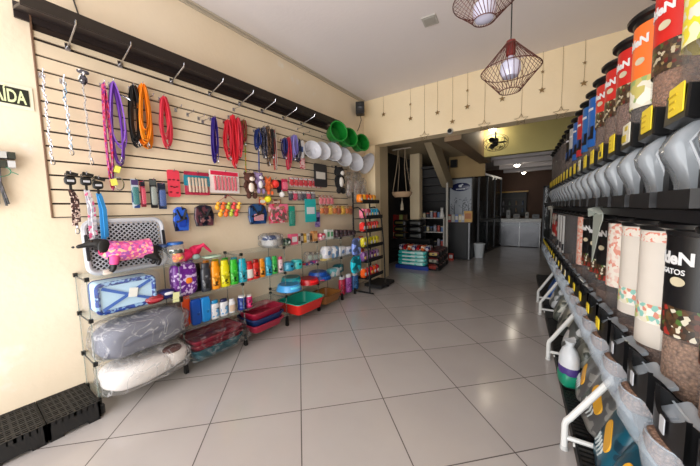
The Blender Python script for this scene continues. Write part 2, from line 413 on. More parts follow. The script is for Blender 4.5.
d = thing('security_camera', 'small dome camera on the lower edge of the header beam', 'camera', (p.x, 4.65, p.z))
MB().lathe([(.045, 0), (.045, .03), (.035, .045)], 18, rot=(PI/2, 0, 0)).build('base', mat((200, 196, 190), .4), d)
MB().lathe([(.034, .04), (.03, .06), (.018, .072), (0, .078)], 16, rot=(PI/2, 0, 0)).build('dome', BLACK, d)
# strings of stars hanging against the header beam
def star(m, c, r, t=.004, outline=False):
    pts = [((r if k % 2 == 0 else r*.42)*math.sin(PI*k/5), (r if k % 2 == 0 else r*.42)*math.cos(PI*k/5)) for k in range(10)]
    if outline: m.tube([(c[0]+x, c[1], c[2]+z) for x, z in pts], t, 5, closed=True)
    else: m.prism(pts, t, c)
GOLD = mat((150, 124, 84), .4, .4)
names = []
for px, yb, big in ((383, 113, 0), (410, 117, 0), (424, 135, 1), (437, 111, 0), (452, 120, 0), (467, 105, 0), (484, 124, 1), (502, 97, 0), (521, 118, 1), (542, 88, 0), (561, 111, 1), (584, 81, 0)):
    i = len(names); names.append(px)
    p = at_y(px, yb, 4.61)
    s = thing('star_garland', '%s from the left of the star strings, with %s' % (ORD[i], 'a large outline star' if big else 'a small solid star'), 'garland', (p.x, 4.625, p.z), 0, 'star strings on the header beam')
    MB().tube([(0, 0, .0), (.004, 0, (3.4-p.z)*.5), (0, 0, 3.4-p.z)], .0018, 4).build('string', GOLD, s)
    m = MB(); star(m, (0, 0, -.02), .085 if big else .042, .004 if big else .006, outline=bool(big)); m.build('end_star', GOLD, s)
    if i in (1, 5, 9, 11):
        m = MB(); star(m, (0, -.003, (3.4-p.z)*.45), .024); m.build('small_star', GOLD, s)
# ------------------------------------------------------------------ back rooms
# fan
f = thing('wall_fan', 'black wall fan mounted on the olive header behind the opening', 'fan', (-.9, 6.80, 2.79), 0, rot=(1.12, 0, .1))
m = MB(); 
for r, y in ((.24, -.1), (.24, -.02), (.17, -.15), (.17, .02), (.1, -.165)):
    m.tube([(r*math.cos(2*PI*k/28), y, r*math.sin(2*PI*k/28)) for k in range(28)], .005, 4, closed=True)
for k in range(20):
    a = 2*PI*k/20; m.tube([(.03*math.cos(a), -.17, .03*math.sin(a)), (.17*math.cos(a), -.15, .17*math.sin(a)), (.24*math.cos(a), -.06, .24*math.sin(a)), (.17*math.cos(a), .02, .17*math.sin(a))], .0028, 4)
m.build('guard', BLACK, f)
m = MB()
for k in range(3):
    R = Matrix.Rotation(2*PI*k/3, 4, 'Y'); b = MB().blob((.12, -.06, 0), (.18, .02, .11), .8, rot=(.4, 0, 0)); m.add([R @ Vector(q) for q in b.v], b.f)
m.build('blades', mat((30, 30, 34), .4), f)
MB().lathe([(.05, .12), (.06, .05), (.06, -.02), (.03, -.05)], 14, rot=(PI/2, 0, 0)).build('motor', BLACK, f)
MB().tube([(0, 0, .03), (0, .08, .1), (0, .13, .1)], .02, 8).build('arm', BLACK, f)
def lamp(x, y, z, r, e, pw, lab, c=(255, 244, 225)):
    o = thing('ceiling_light', lab, 'lamp', (x, y, z))
    MB().lathe([(r*1.15, 0), (r*1.15, .03), (r*.9, .035)], 18).build('rim', WHITE, o)
    MB().lathe([(r*.9, 0), (r*.8, -.03), (r*.4, -.05), (0, -.055)], 18).build('diffuser', mat(c, .4, emit=e), o, label='glowing white diffuser')
    L = bpy.data.lights.new('bulb_glow', 'POINT'); L.energy = pw; L.color = [v for v in s2l(c)]; L.shadow_soft_size = .06
    q = bpy.data.objects.new('bulb_glow', L); COL.objects.link(q); q.location = (x, y, z-.13)
lamp(-.97, 6.86, 3.065, .09, 30, 4, 'round lit lamp on the ceiling just above the fan')
lamp(-.7, 9.68, 2.585, .08, 40, 1.6, 'nearer of the two lit ceiling lamps in the back room')
lamp(-.66, 12.08, 2.585, .07, 20, .8, 'farther of the two lit ceiling lamps in the back room')
p = at_y(430, 151, 7.6)
t = thing('tube_light', 'lit fluorescent fixture above the dark stairs', 'lamp', (p.x, 7.6, p.z), .4)
MB().box((0, .03, .03), (.5, .05, .14)).build('housing', WHITE, t)
MB().tube([(0, .04, .1), (0, .04, max(.12, 2.76-p.z))], .012, 6).build('hanger', WHITE, t)
MB().tube([(-.23, -.02, .02), (.23, -.02, .02)], .022, 10).build('tube', mat((240, 255, 246), .3, emit=7), t, label='glowing tube')
# poster cabinet
fr = thing('poster_cabinet', 'tall cabinet front with a pale poster headed by a dark blue oval emblem', 'cabinet', (-1.88, 8.0, 0))
MB().box((0, .3, 1.09), (.62, .58, 2.18)).build('body', mat((60, 58, 56), .5), fr)
for x in (-.295, .295): MB().box((x, 0, 1.09), (.03, .03, 2.18)).build('side_frame', mat((70, 68, 66), .4, .5), fr)
MB().box((0, 0, 2.165), (.62, .03, .03)).build('top_frame', mat((70, 68, 66), .4, .5), fr)
MB().box((0, .003, 1.1), (.56, .012, 2.08)).build('poster', mat((172, 177, 184), .3), fr)
MB().lathe([(.245, 0), (.245, .006), (.235, .008)], 28, (0, -.004, 1.93), sy=.46, rot=(PI/2, 0, 0)).build('oval_emblem', mat((28, 40, 92), .3), fr, label='dark blue oval emblem')
m = MB().blob((-.01, -.015, 1.96), (.09, .008, .07), .9).blob((.045, -.015, 1.995), (.05, .008, .04), .9)
for k in range(7): m.box((-.1+.034*k, -.015, 1.875), (.022, .006, .03))
m.build('emblem_figure', mat((225, 228, 232), .4), fr)
m = MB(); rnd = random.Random(3)
for x0 in (-.16, .05, .2):
    m.tube([(x0, -.01, 1.1), (x0+.01, -.01, 1.45)], .006, 5)
    for k in range(9):
        z = 1.25+.04*k; s = rnd.choice((-1, 1)); m.tube([(x0, -.01, z), (x0+s*rnd.uniform(.03, .09), -.012, z+rnd.uniform(.02, .09))], .003, 4)
        m.blob((x0+s*rnd.uniform(.03, .09), -.012, z+rnd.uniform(.02, .09)), (.03, .006, .02), 1, 6, 4)
m.build('poster_plants', mat((52, 58, 66), .5), fr)
# dark counter cabinet with goods on it
cb = thing('counter_cabinet', 'black counter cabinet standing in front of the poster cabinet', 'cabinet', (-1.87, 7.72, 0))
MB().box((0, .11, .5), (.62, .22, .96)).build('body', mat((14, 14, 17), .55), cb)
MB().box((0, .11, .985), (.66, .25, .025)).build('top', mat((70, 30, 30), .4), cb)
MB().box((-.02, -.012, .5), (.5, .012, .86)).build('door', printed([(14, 14, 18), (18, 18, 24), (11, 11, 14)], 3, .5), cb)
MB().box((.28, -.012, .5), (.03, .02, .96)).build('edge_post', mat((130, 130, 132), .35, .8), cb)
def carton(px0, py0, px1, py1, Y, zb, m, lab, cat='box', name='carton', d=.12, group=None, front=None):
    a = at_y(px0, (py0+py1)/2, Y); b = at_y(px1, (py0+py1)/2, Y); zt = at_y((px0+px1)/2, py0, Y).z
    w, h = b.x-a.x, max(.02, zt-zb)
    t = thing(name, lab, cat, ((a.x+b.x)/2, Y+d/2, zb), 0, group)
    MB().box((0, 0, h/2), (w, d, h)).build('box', m, t)
    MB().box((0, -d/2-.001, h*.55), (w*.8, .002, h*.5)).build('label', front or mat((220, 214, 200), .4), t)
    return t
TOPZ = .998
carton(464, 211, 472, 221, 7.72, TOPZ, mat((214, 170, 80), .4), 'yellow carton on the right of the black counter', front=mat((190, 120, 50), .4))
for k, (x, c) in enumerate(((448, (170, 60, 60)), (451.5, (210, 210, 205)), (455, (120, 140, 190)), (458.5, (205, 190, 140)), (461.5, (180, 180, 190)))):
    carton(x, 214.5, x+3, 221.5, 7.72, TOPZ, mat(c, .4), '%s small %s packet on the black counter' % (ORD[k]+' from the left', ['red', 'white', 'blue', 'cream', 'grey'][k]), 'packet', 'packet', .06, 'packets along the black counter')
for k, (x, c) in enumerate(((449, (60, 20, 24)), (454, (40, 36, 44)), (459, (90, 30, 30)))):
    p = at_y(x+2, 210, 7.9)
    o = MB().blob((0, 0, .07), (.16, .1, .15), .6, noise=.05, seed=k).build('goods_bag', printed([c, (20, 20, 24), (120, 100, 96)], 14, .3), None, (p.x, 7.9, TOPZ))
    tag(o, 'dark %s bag standing behind the packets, %s from the left' % (['maroon', 'grey', 'red'][k], ORD[k]), 'bag', 'dark bags at the back of the black counter')
p = at_z(451, 257.5, 0)
carton(448.5, 253.5, 453, 257.5, 7.5, 0, mat((200, 70, 50), .4), 'tiny red and white carton on the floor before the black counter', front=WHITE, d=.06)
p = at_z(478.5, 257, 0)
bn = thing('waste_bin', 'white plastic waste bin on the floor beside the black counter', 'bin', (p.x+.02, p.y-.06, 0))
MB().lathe([(.1, 0), (.105, .01), (.135, .36), (.14, .38), (.128, .38), (.1, .03), (0, .02)], 20, sx=1.05, sy=.85).build('bucket', mat((206, 210, 212), .45), bn)
MB().lathe([(.139, .365), (.15, .37), (.15, .39), (.139, .385)], 20, sx=1.05, sy=.85).build('rim', mat((222, 226, 228), .4), bn)
# speaker above cabinet
t = thing('square_speaker', 'small black square box on the tan wall above the poster cabinet', 'speaker', (-2.06, 8.06, 2.57))
MB().rbox((0, -.06, 0), (.17, .12, .2), .01).build('cabinet', BLACK, t)
MB().box((0, -.121, 0), (.14, .006, .17)).build('grille', MATTE, t)
# glass grooming room partition
TINT = mat((70, 78, 80), .06, alpha=.45)
gp = thing('glass_partition', 'tall dark framed glass partition of the grooming room beside the poster cabinet', 'partition', (-1.5, 8.42, 0), 0)
A = Vector((0, 0, 0)); B = Vector((.25, 2.54, 0)); FR = mat((46, 46, 48), .35, .6)
for k in range(4):
    q = A.lerp(B, k/3); MB().box((q.x, q.y, 1.15), (.05, .05, 2.3)).build('post', FR, gp)
q = (A+B)/2; ang = math.atan2(B.y, B.x)-PI/2
for z in (.04, 1.0, 2.32): MB().box((q.x, q.y, z), (.05, B.length, .06), (0, 0, ang)).build('rail', FR if z < 2 else mat((170, 172, 176), .3, .8), gp)
for k in range(3):
    q = A.lerp(B, (k+.5)/3); MB().box((q.x, q.y, 1.2), (.01, B.length/3-.06, 2.2), (0, 0, ang)).build('glass_pane', TINT, gp)
# steel cages behind the glass
for k in range(3):
    for j in range(2):
        y = 8.6+k*.82
        c = thing('steel_cage', '%s from the front steel cage on the %s row behind the glass partition' % (ORD[k], ['bottom', 'upper'][j]), 'cage', (-2.05+.08*k, y+.35, -.005+j*.8), 0, 'steel cages behind the glass')
        MB().box((0, 0, .4), (.6, .72, .78)).build('body', mat((90, 92, 96), .3, .8), c)
        m = MB()
        for i in range(9): m.tube([(.31, -.32+.08*i, .05), (.31, -.32+.08*i, .75)], .006, 5)
        m.build('bar_door', STEEL, c)
# half-height counter at the end, its doors and what stands behind
ct = thing('steel_counter', 'low stainless steel counter with a pale top in the back room', 'counter', (-.67, 11.0, 0))
MB().box((0, .3, .43), (1.14, .6, .82)).build('body', mat((72, 72, 74), .22, .85, vary=.5, vscale=3), ct)  # uneven tone paints reflections into the steel
MB().box((0, .28, .895), (1.2, .66, .11)).build('top', mat((200, 200, 198), .35), ct)
for x in (-.57, 0, .57): MB().box((x, -.01, .42), (.02, .02, .82)).build('frame_post', mat((120, 120, 120), .3, .8), ct)
MB().box((0, .0, .75), (1.1, .012, .1)).build('drawer_band', mat((90, 92, 94), .3, .6), ct)
for k, (x, w, h, c) in enumerate(((-1.05, .12, .3, (120, 120, 118)), (-.8, .2, .16, (90, 80, 70)), (-.5, .1, .22, (150, 146, 140)), (-.25, .2, .14, (80, 84, 90)))):
    o = thing('appliance', '%s from the left dim small appliance on the steel counter' % ORD[k], 'appliance', (x+.02, 11.25, .95), 0, 'appliances on the steel counter')
    MB().rbox((0, 0, h/2), (w, .16, h), .02).build('housing', mat(c, .4), o); MB().box((0, -.081, h*.6), (w*.6, .004, h*.3)).build('panel', BLACK, o)
sh = thing('wall_cupboard', 'dark open cupboard with a yellow top edge on the brown back wall', 'cupboard', (-1.0, 12.7, 1.0))
MB().box((0, .15, .45), (.85, .25, .9)).build('carcass', mat((40, 34, 30), .5), sh)
MB().box((0, .1, .93), (.95, .36, .05)).build('top_board', mat((190, 150, 60), .4), sh)
for k in range(3): MB().box((0, .02, .12+.28*k), (.8, .03, .02)).build('shelf', mat((70, 60, 52), .5), sh)
for k in range(8):
    o = MB().lathe([(.03, 0), (.035, .02), (.035, .13), (.015, .16), (.015, .18)], 10).build('jar', mat([(150, 150, 160), (120, 130, 120), (150, 130, 110), (90, 100, 120)][k % 4], .3), None, (-1.35+.22*(k % 4), 12.68, 1.13+.28*(k//4)))
    tag(o, 'dim jar, %s from the left on the %s shelf of the dark cupboard' % (ORD[k % 4], ['lower', 'middle'][k//4]), 'jar', 'jars in the dark cupboard')
# door frame of the far room
dr = thing('glass_door', 'thin framed glass door leaf at the far right of the back room', 'door', (-.02, 11.0, 0))
for x in (0, .3): MB().box((x, 0, 1), (.05, .05, 2)).build('frame_post', FR, dr)
MB().box((.15, 0, 1.98), (.35, .05, .05)).build('frame_rail', FR, dr)
MB().box((.15, 0, 1), (.28, .01, 1.9)).build('glass_pane', TINT, dr)
MB().tube([(.04, -.05, .9), (.04, -.05, 1.4)], .012, 8).build('handle', CHROME, dr)
# white shelf unit with goods, white cat figure on top
su = thing('white_shelf_unit', 'narrow white shelf unit with goods at the foot of the stairs', 'shelf unit', (-2.31, 6.95, 0))
for x in (-.29, .29): MB().box((x, .15, .575), (.03, .3, 1.15)).build('side', mat((176, 172, 166), .5), su)
for z in (.1, .42, .78, 1.13): MB().box((0, .15, z), (.58, .3, .025)).build('shelf', mat((180, 176, 170), .5), su)
pc = [(150, 150, 160), (170, 80, 70), (90, 120, 160), (190, 180, 150), (60, 60, 70)]
for j, z in enumerate((.1125, .4325, .7925, 1.1425)):
    for k in range(6):
        if j == 3 and k == 5: continue
        x = -2.54+.092*k; h = .12+.05*((k*7+j*3) % 4)/3
        o = thing('tub', '%s from the left tub on the %s of the narrow white shelf unit' % (ORD[k], ['bottom shelf', 'second shelf', 'third shelf', 'top'][j]), 'tub', (x, 7.04, z), 0, 'tubs on the white shelf unit')
        MB().lathe([(.036, 0), (.038, .01), (.038, h-.03), (.03, h-.02)], 12).build('body', mat(pc[(k+j) % 5], .4), o)
        MB().lathe([(.04, h-.022), (.04, h), (.0, h+.002)], 12).build('lid', mat(pc[(k*2+j+1) % 5], .4), o)
cg = thing('cat_figure', 'small white sitting cat figure on top of the white shelf unit', 'figurine', (-2.08, 7.0, 1.1425))
MB().lathe([(.05, 0), (.06, .02), (.055, .08), (.035, .15), (.025, .18)], 14).build('body', mat((206, 204, 200), .4), cg)
MB().blob((0, -.01, .2), (.075, .07, .07), 1).blob((-.022, 0, .235), (.02, .015, .035), 1, 6, 4).blob((.022, 0, .235), (.02, .015, .035), 1, 6, 4).build('head', mat((210, 208, 204), .4), cg)
# cat hammock of rope between pier and column
hm = thing('cat_hammock', 'round beige cat hammock hanging on ropes between pier and column', 'hammock', (-2.4, 5.35, 1.62))
MB().lathe([(.0, .0), (.15, .005), (.2, .05), (.215, .1), (.2, .11), (.18, .06), (.13, .025), (0, .02)], 24, sx=1.0, sy=.8).build('basket', mat((176, 150, 122), .8, bump=.5, bscale=120), hm)
m = MB()
for k in range(4):
    a = PI/4+PI/2*k; m.tube([(.21*math.cos(a), .165*math.sin(a), .1), (.12*math.cos(a), .09*math.sin(a), .6), (.1*math.cos(a), .0, .97)], .008, 5)
m.build('ropes', mat((150, 134, 112), .8), hm)
MB().tube([(-.2, 0, .97), (.2, 0, .97)], .012, 8).build('hanging_rod', mat((170, 160, 146), .5), hm)
MB().tube([(0, 0, 0), (0, 0, -.08)], .006, 5).lathe([(.012, -.08), (.03, -.16), (.034, -.26), (0, -.265)], 12).build('tassel', mat((168, 158, 140), .9), hm)
tag(MB().blob((0, 0, .05), (.1, .1, .1), 1).build('toy_ball', mat((170, 40, 60), .4), None, (-2.38, 5.35, 1.645)), 'red ball lying in the beige cat hammock', 'ball')
# packs of puppy pads on a low stand, dark bags behind
lb = thing('floor_plinth', 'low blue plinth under the teal pad packs', 'plinth', (-2.47, 5.98, 0))
MB().box((0, .25, .04), (.78, .5, .08)).build('base', mat((36, 70, 150), .5), lb); MB().box((0, .25, .083), (.74, .46, .006)).build('top', mat((30, 60, 130), .5), lb)
for k in range(4):
    o = thing('pad_pack', '%s teal plastic pack of pads from the bottom of the stack' % ORD[k], 'pack', (-2.5+.01*(k % 2), 6.2, .086+.083*k), .04*(k % 3-1), 'teal pad packs on the blue plinth')
    MB().blob((0, 0, .042), (.68, .4, .084), .35, 20, 8, noise=.02, seed=k).build('wrapper', printed([(70, 190, 190), (92, 205, 200), (180, 225, 220)], 6, .25, 'NOISE'), o)
    MB().box((-.05, -.197, .042), (.3, .01, .03)).build('label', mat((225, 235, 232), .4), o)
for k in range(7):
    x = -2.74+.105*k
    o = MB().blob((0, 0, .07), (.1, .3, .13), .45, 10, 6, noise=.05, seed=k).build('snack_bag', printed([[(200, 200, 205), (180, 40, 50), (60, 60, 120)], [(190, 40, 44), (230, 220, 210), (120, 30, 30)], [(220, 120, 60), (190, 40, 40), (240, 220, 200)]][k % 3], 16, .3), None, (x, 6.15, .42))
    tag(o, '%s from the left bright small bag laid on the teal pad packs' % ORD[k], 'bag', 'small bags on the teal packs')
for k in range(12):
    r, q = k//4, k % 4
    x = -2.05+.1*(q % 2); y = 6.0+.24*q; 
    o = thing('food_sack', 'dark pet food sack, %s from the front in the %s layer beside the teal pads' % (ORD[q], ['bottom', 'middle', 'top'][r]), 'sack', (-1.98-.02*q, 6.15+.22*q-.01*r, .0+.15*r), .1*(k % 3-1), 'dark sacks by the teal pads')
    MB().blob((0, 0, .077), (.3, .26, .152), .45, 12, 8, noise=.03, seed=k).build('sack', printed([(24, 22, 26), (40, 36, 40), (18, 18, 20), (110, 40, 34), (90, 88, 84)], 9, .35), o)
    MB().box((0, -.125, .08), (.16, .01, .06)).build('label', mat([(150, 60, 50), (150, 146, 130), (170, 150, 70)][k % 3], .4), o)
for k in range(6):
    o = thing('stacked_sack', '%s dark sack in the stack behind the small bright bags' % ORD[k], 'sack', (-3.0+.4*(k % 2), 6.66, .14*(k//2)), 0, 'stacked dark sacks behind the pads')
    o.location.z = .632+.16*(k//2)
    MB().blob((0, 0, .08), (.38, .3, .16), .45, 14, 8, noise=.03, seed=k+30).build('sack', printed([(22, 22, 24), (34, 32, 36), (60, 56, 50)], 7, .4), o)
    MB().box((0, -.165, .085), (.2, .01, .05)).build('label', mat([(120, 112, 60), (100, 100, 96)][k % 2], .5), o)
t = thing('low_shelf', 'dark low shelf behind the teal pad packs', 'shelf', (-2.74, 6.5, 0))
for x in (-.52, .52): MB().box((x, .16, .31), (.02, .32, .62)).build('side', MATTE, t)
MB().box((0, .31, .31), (1.02, .01, .6)).build('back', MATTE, t)
for z in (.1, .35, .62): MB().box((0, .16, z), (1.06, .32, .02)).build('board', MATTE, t)
for k in range(4):
    x = -3.16+.09*k
    o = thing('treat_box', '%s from the left of the boxes on the dark low shelf beside the sacks' % ORD[k], 'box', (x, 6.62, .632), 0, 'treat boxes on the dark shelf')
    MB().box((0, 0, .3), (.09, .1, .6)).build('box', mat([(150, 40, 36), (120, 36, 34), (140, 150, 90), (90, 60, 40)][k], .4), o); MB().box((0, -.052, .1), (.07, .004, .1)).build('label', mat((190, 170, 150), .4), o)
# ================================================================== LEFT WALL
SX = -2.825        # face of the slat panel
SY0, SY1 = .435, 4.05
GZ = [1.39+.0992*k for k in range(13)]
sw = thing('slatwall_panel', 'large beige slatwall panel with dark horizontal grooves on the left wall', 'panel', (0, 0, 0))
m = MB(); g = MB()
for k in range(12):
    m.box((SX-.011, (SY0+SY1)/2, (GZ[k]+GZ[k+1])/2), (.022, SY1-SY0, .0992-.013))
m.box((SX-.011, (SY0+SY1)/2, 2.615), (.022, SY1-SY0, .04))
g.box((SX-.02, (SY0+SY1)/2, 2.06), (.008, SY1-SY0, 1.34))
m.build('slat_boards', mat((224, 208, 184), .5, vary=.06), sw)
g.build('groove_backing', mat((58, 42, 34), .6), sw, label='dark groove backing')
MB().box((SX-.008, SY0-.004, 2.06), (.03, .008, 1.34)).build('edge_strip', mat((120, 92, 72), .5), sw)
# dark trough shelf along the top with its chrome brackets
tr = thing('trough_shelf', 'long dark brown trough shelf along the top of the slatwall', 'shelf', (0, 0, 0))
DK = mat((58, 48, 46), .45)
L0, L1 = .36, 3.52; yc = (L0+L1)/2
MB().box((WX+.02, yc, 2.73), (.016, L1-L0, .1)).build('back_board', DK, tr)
MB().box((WX+.14, yc, 2.70), (.24, L1-L0, .016), (0, .28, 0)).build('base_board', DK, tr)
MB().box((WX+.262, yc, 2.70), (.014, L1-L0, .07), (0, .28, 0)).build('front_lip', mat((48, 40, 38), .4), tr)
for (px, py) in ((74, 18), (130, 52), (183, 74), (222, 90), (252, 100), (274, 107), (295, 113), (313, 122)):
    p = at_x(px, py, -2.6)
    MB().tube([(SX, p.y, 2.60), (SX+.02, p.y, 2.595), (-2.57, p.y, 2.655), (-2.565, p.y, 2.68)], .0055, 6).box((SX+.004, p.y, 2.595), (.008, .03, .05)).build('bracket', CHROME, tr)
tag(MB().tube([(WX+.01, .62, 3.36), (WX+.015, .68, 3.1), (WX+.012, .66, 2.95), (WX+.02, .7, 2.76)], .005, 6).build('wall_cable', mat((70, 62, 56), .6), None), 'thin dark cable running down to the trough shelf', 'cable')
# exit sign
a = at_x(29.5, 95, WX+.01); z0 = at_x(14, 98, WX+.01).z; z1 = at_x(14, 77, WX+.01).z
es = thing('exit_sign', 'black exit sign with pale lettering on the left wall, cut by the photo edge', 'sign', (WX+.004, a.y-.155, 2.182), LW)
MB().box((0, 0, 0), (.34, .006, .15)).build('plate', mat((226, 224, 204), .5), es)
MB().box((-.004, -.004, 0), (.312, .003, .105)).build('panel', mat((34, 38, 22), .5), es)
text_mb('SA\u00cdDA', .112, (.056, -.0055, -.006), .0006, .0025, sx=.52).build('lettering', mat((224, 232, 186), .5), es)
# ------------------------------------------------------------------ hook strips at the photo's left edge
for k, (py) in enumerate((153, 162)):
    p0 = at_x(2, py, WX+.11)
    h = thing('battery_strip', '%s strip of small boxed packs on a wall bracket at the left photo edge' % ['upper', 'lower'][k], 'display strip', (WX, p0.y-.03, p0.z), LW, 'boxed pack strips on the wall')
    MB().tube([(-.12, -.02, .02), (.09, -.02, .02), (.09, -.0, .02)], .004, 6).build('bar', CHROME, h)
    for q in range(6):
        x = -.11+.036*q
        MB().box((x, -.05, -.005), (.032, .07, .04)).build('pack', mat([(190, 190, 186), (60, 66, 60), (200, 200, 200), (110, 60, 60)][(q+k) % 4], .35), h)
hb = thing('key_bundle', 'dark bundle of chains with a green cord hanging at the left photo edge', 'bundle', (WX, .175, 1.74), LW)
m = MB(); rnd = random.Random(5)
for k in range(12):
    x = rnd.uniform(-.09, .05); m.tube([(x, -.03-rnd.uniform(0, .03), .03), (x+rnd.uniform(-.01, .01), -.05, -.12), (x+rnd.uniform(-.02, .02), -.04, -rnd.uniform(.2, .3))], .006, 5)
m.build('chains', printed([(40, 34, 40), (90, 84, 90), (24, 20, 24)], 60, .4), hb)
m = MB(); m.tube([(.1*math.cos(2*PI*k/20)*.6+.03, -.06-.01*math.sin(4*PI*k/20), -.05+.035*math.sin(2*PI*k/20)) for k in range(20)], .0025, 4, closed=True); m.tube([(.09, -.06, -.05), (.12, -.05, -.065)], .0025, 4)
m.build('green_cord', mat((60, 150, 120), .5), hb)
MB().tube([(-.1, 0, .03), (-.1, -.06, .03)], .004, 5).tube([(0, 0, .03), (0, -.06, .03)], .004, 5).build('hooks', CHROME, hb)
# ------------------------------------------------------------------ pegs, leashes and chains on the slatwall
def peg(y, z, L=.1):
    SX = -2.825 if z > 1.41 and y < 4.03 else WX
    L += -2.825-SX
    o = MB().tube([(SX, 0, -.012), (SX+.004, 0, 0), (SX+L, 0, 0), (SX+L+.012, 0, .016)], .0035, 6).box((SX+.003, 0, -.006), (.006, .022, .034)).build('peg_hook', CHROME, None, (0, y, z))
    return tag(o, 'small chrome peg hook in a groove of the beige slatwall', 'hook', 'chrome peg hooks on the slatwall')
def snap(o_parent, x, z, s=1.0, m=CHROME, y=-.03, name='snap_hook'):
    b = MB().tube([(x+.009*s*math.cos(a), y, z-.03*s+.017*s*math.sin(a)) for a in [2*PI*k/14 for k in range(14)]], .003*s, 5, closed=True)
    b.lathe([(.004*s, 0), (.006*s, .004*s), (.006*s, .014*s), (.003*s, .018*s)], 8, (x, y, z-.014*s))
    return b.build(name, m, o_parent)
LX = -2.775
def leash(px, yt, yb, cols, lab, loops=2, w=.018, spread=.05, clip=True, seed=0, tail=None, X=LX, cat='leash', name='leash', matl=None, th=.004, dx=0):
    """a hung strap lead: loops of webbing over a peg plus a metal snap hook"""
    T = at_x(px, yt, X); B = at_x(px+dx, yb, X); H = T.z-B.z; sh = B.y-T.y if dx else 0
    rnd = random.Random(seed+int(px*10)); w *= 1.4; spread *= 1.15; loops += 2 if th < .008 else 1
    t = thing(name, lab, cat, (X, T.y, T.z), LW)
    if peg_ok: peg(T.y, T.z+.006, X-SX+.03)
    for i in range(loops):
        c = cols[i % len(cols)]; h = H*(rnd.uniform(.72, .98) if i else 1.0); s = spread*rnd.uniform(.7, 1.2); off = rnd.uniform(-.25, .25)*spread
        yy = -.012*i+rnd.uniform(-.004, .004); path = []
        for k in range(19):
            u = k/18; a = u*2*PI
            zz = -h*(.5-.5*math.cos(a)); wd = s*.5*math.sin(a)*(.35+.65*(.5-.5*math.cos(a))**.6)
            path.append((off*(-zz/h)+wd+sh*(-zz/H), yy+.006*math.sin(a*1.5+i), zz))
        MB().ribbon(path, w, th, (.35, 1, 0) if i % 2 else (1, .5, 0)).build('strap', matl or webbing(c), t)
    if clip: snap(t, sh*.9+spread*.1, -H*.9, 1.0, y=-.03)
    if tail:
        hh = at_x(px, yt, X).z-at_x(px, tail[0], X).z
        MB().ribbon([(0, -.02, -.02), (.006, -.024, -hh*.5), (.0, -.02, -hh)], w*.8, .003, (1, .3, 0)).build('tail_strap', webbing(tail[1]), t)
        snap(t, .0, -hh, 1.0, y=-.02)
    return t
def webbing(c):
    if isinstance(c, tuple) and isinstance(c[0], tuple): return printed(list(c), 55, .6, 'VORONOI')
    return mat(c, .6, bump=.25, bscale=400)
peg_ok = True
def chain(px, yt, yb, c, lab, r=.0095, seed=0, top=None, dx=4):
    T = at_x(px, yt, LX); B = at_x(px+dx, yb, LX); H = T.z-B.z
    t = thing('chain_lead', lab, 'chain', (LX, T.y, T.z), LW, None); peg(T.y, T.z-.003, .08)
    m = MB(); n = int(H/(r*2.1)); ax = Vector((B.y-T.y, 0, -H)); 
    for k in range(n):
        f = (k+.5)/n; cx = ax.x*0+.004*math.sin(k*.9); z = -H*f
        el = [(cx+(r*.62*math.cos(a) if k % 2 else 0), -.01+(0 if k % 2 else r*.62*math.cos(a)), z+r*1.35*math.sin(a)) for a in [2*PI*i/8 for i in range(8)]]
        m.tube(el, r*.27, 4, closed=True)
    m.build('links', c, t)
    snap(t, 0, -H, 1.1)
    if top: top(t)
    return t
chain(42, 72, 157, mat((205, 205, 215), .25, .9), 'silver chain lead hanging at the far left of the slatwall', .0095)
chain(63, 78, 148, printed([(190, 200, 215), (120, 150, 170), (220, 220, 225)], 60, .3, metal=.5), 'bluish silver chain lead, second chain from the left on the slatwall', .0125)
def skull(t):
    MB().blob((0, -.02, -.03), (.05, .03, .07), .8).blob((0, -.03, .02), (.07, .02, .03), .7).build('handle', printed([(230, 228, 226), (30, 28, 34), (90, 86, 96)], 70, .4), t)
chain(82, 76, 158, mat((170, 168, 166), .3, .9), 'thin chain lead with a black and white patterned handle', .008, top=skull)
leash(103, 84, 190, [(196, 40, 70), (150, 60, 130)], 'long magenta and purple leash, leftmost of the fabric leads', 2, .012, .03, seed=1, matl=printed([(200, 40, 84), (150, 50, 150), (220, 120, 150)], 70, .5))
leash(112, 83, 165, [(120, 70, 170), (140, 90, 190)], 'purple rope leash looping down beside the magenta one', 3, .011, .085, seed=2, th=.009)
t = thing('swivel_clip', 'loose chrome swivel clip hanging beside the purple leash', 'clip', tuple(at_x(120, 95, LX)), LW)
MB().tube([(0, 0, 0), (.03, -.02, -.01), (.06, -.03, -.03)], .007, 6).tube([(.075+.018*math.cos(a), -.03, -.045+.022*math.sin(a)) for a in [2*PI*k/12 for k in range(12)]], .005, 5, closed=True).build('clip_body', CHROME, t)
leash(132, 87, 147, [(26, 24, 26)], 'black webbing leash hanging left of the orange one', 3, .022, .06, seed=3)
leash(141, 86, 148, [(238, 150, 24), (244, 160, 30), (226, 134, 16)], 'bright orange webbing leash beside the black one', 4, .024, .085, seed=4)
leash(162, 98, 148, [(222, 66, 88), (232, 84, 104)], 'coral pink leash hanging alone right of the orange one', 3, .02, .07, seed=5)
leash(213, 118, 163, [(74, 46, 150), (60, 36, 130)], 'deep purple leash hanging alone mid wall', 2, .022, .05, seed=6)
leash(226, 121, 160, [(216, 50, 70), (232, 70, 90)], 'red leash, left one of the red bunch', 3, .02, .07, seed=7)
leash(231, 116, 168, [(228, 44, 66), (206, 40, 60)], 'long red leash in the middle of the red bunch', 3, .02, .06, seed=8)
leash(236, 119, 158, [(214, 60, 84), (238, 86, 100)], 'pinkish red leash, right one of the red bunch', 3, .02, .06, seed=9)
leash(242, 121, 145, [(150, 40, 50), (110, 150, 60)], 'red and green leash with a long orange green tail', 3, .016, .05, seed=10, tail=(176, ((226, 130, 50), (130, 170, 60))))
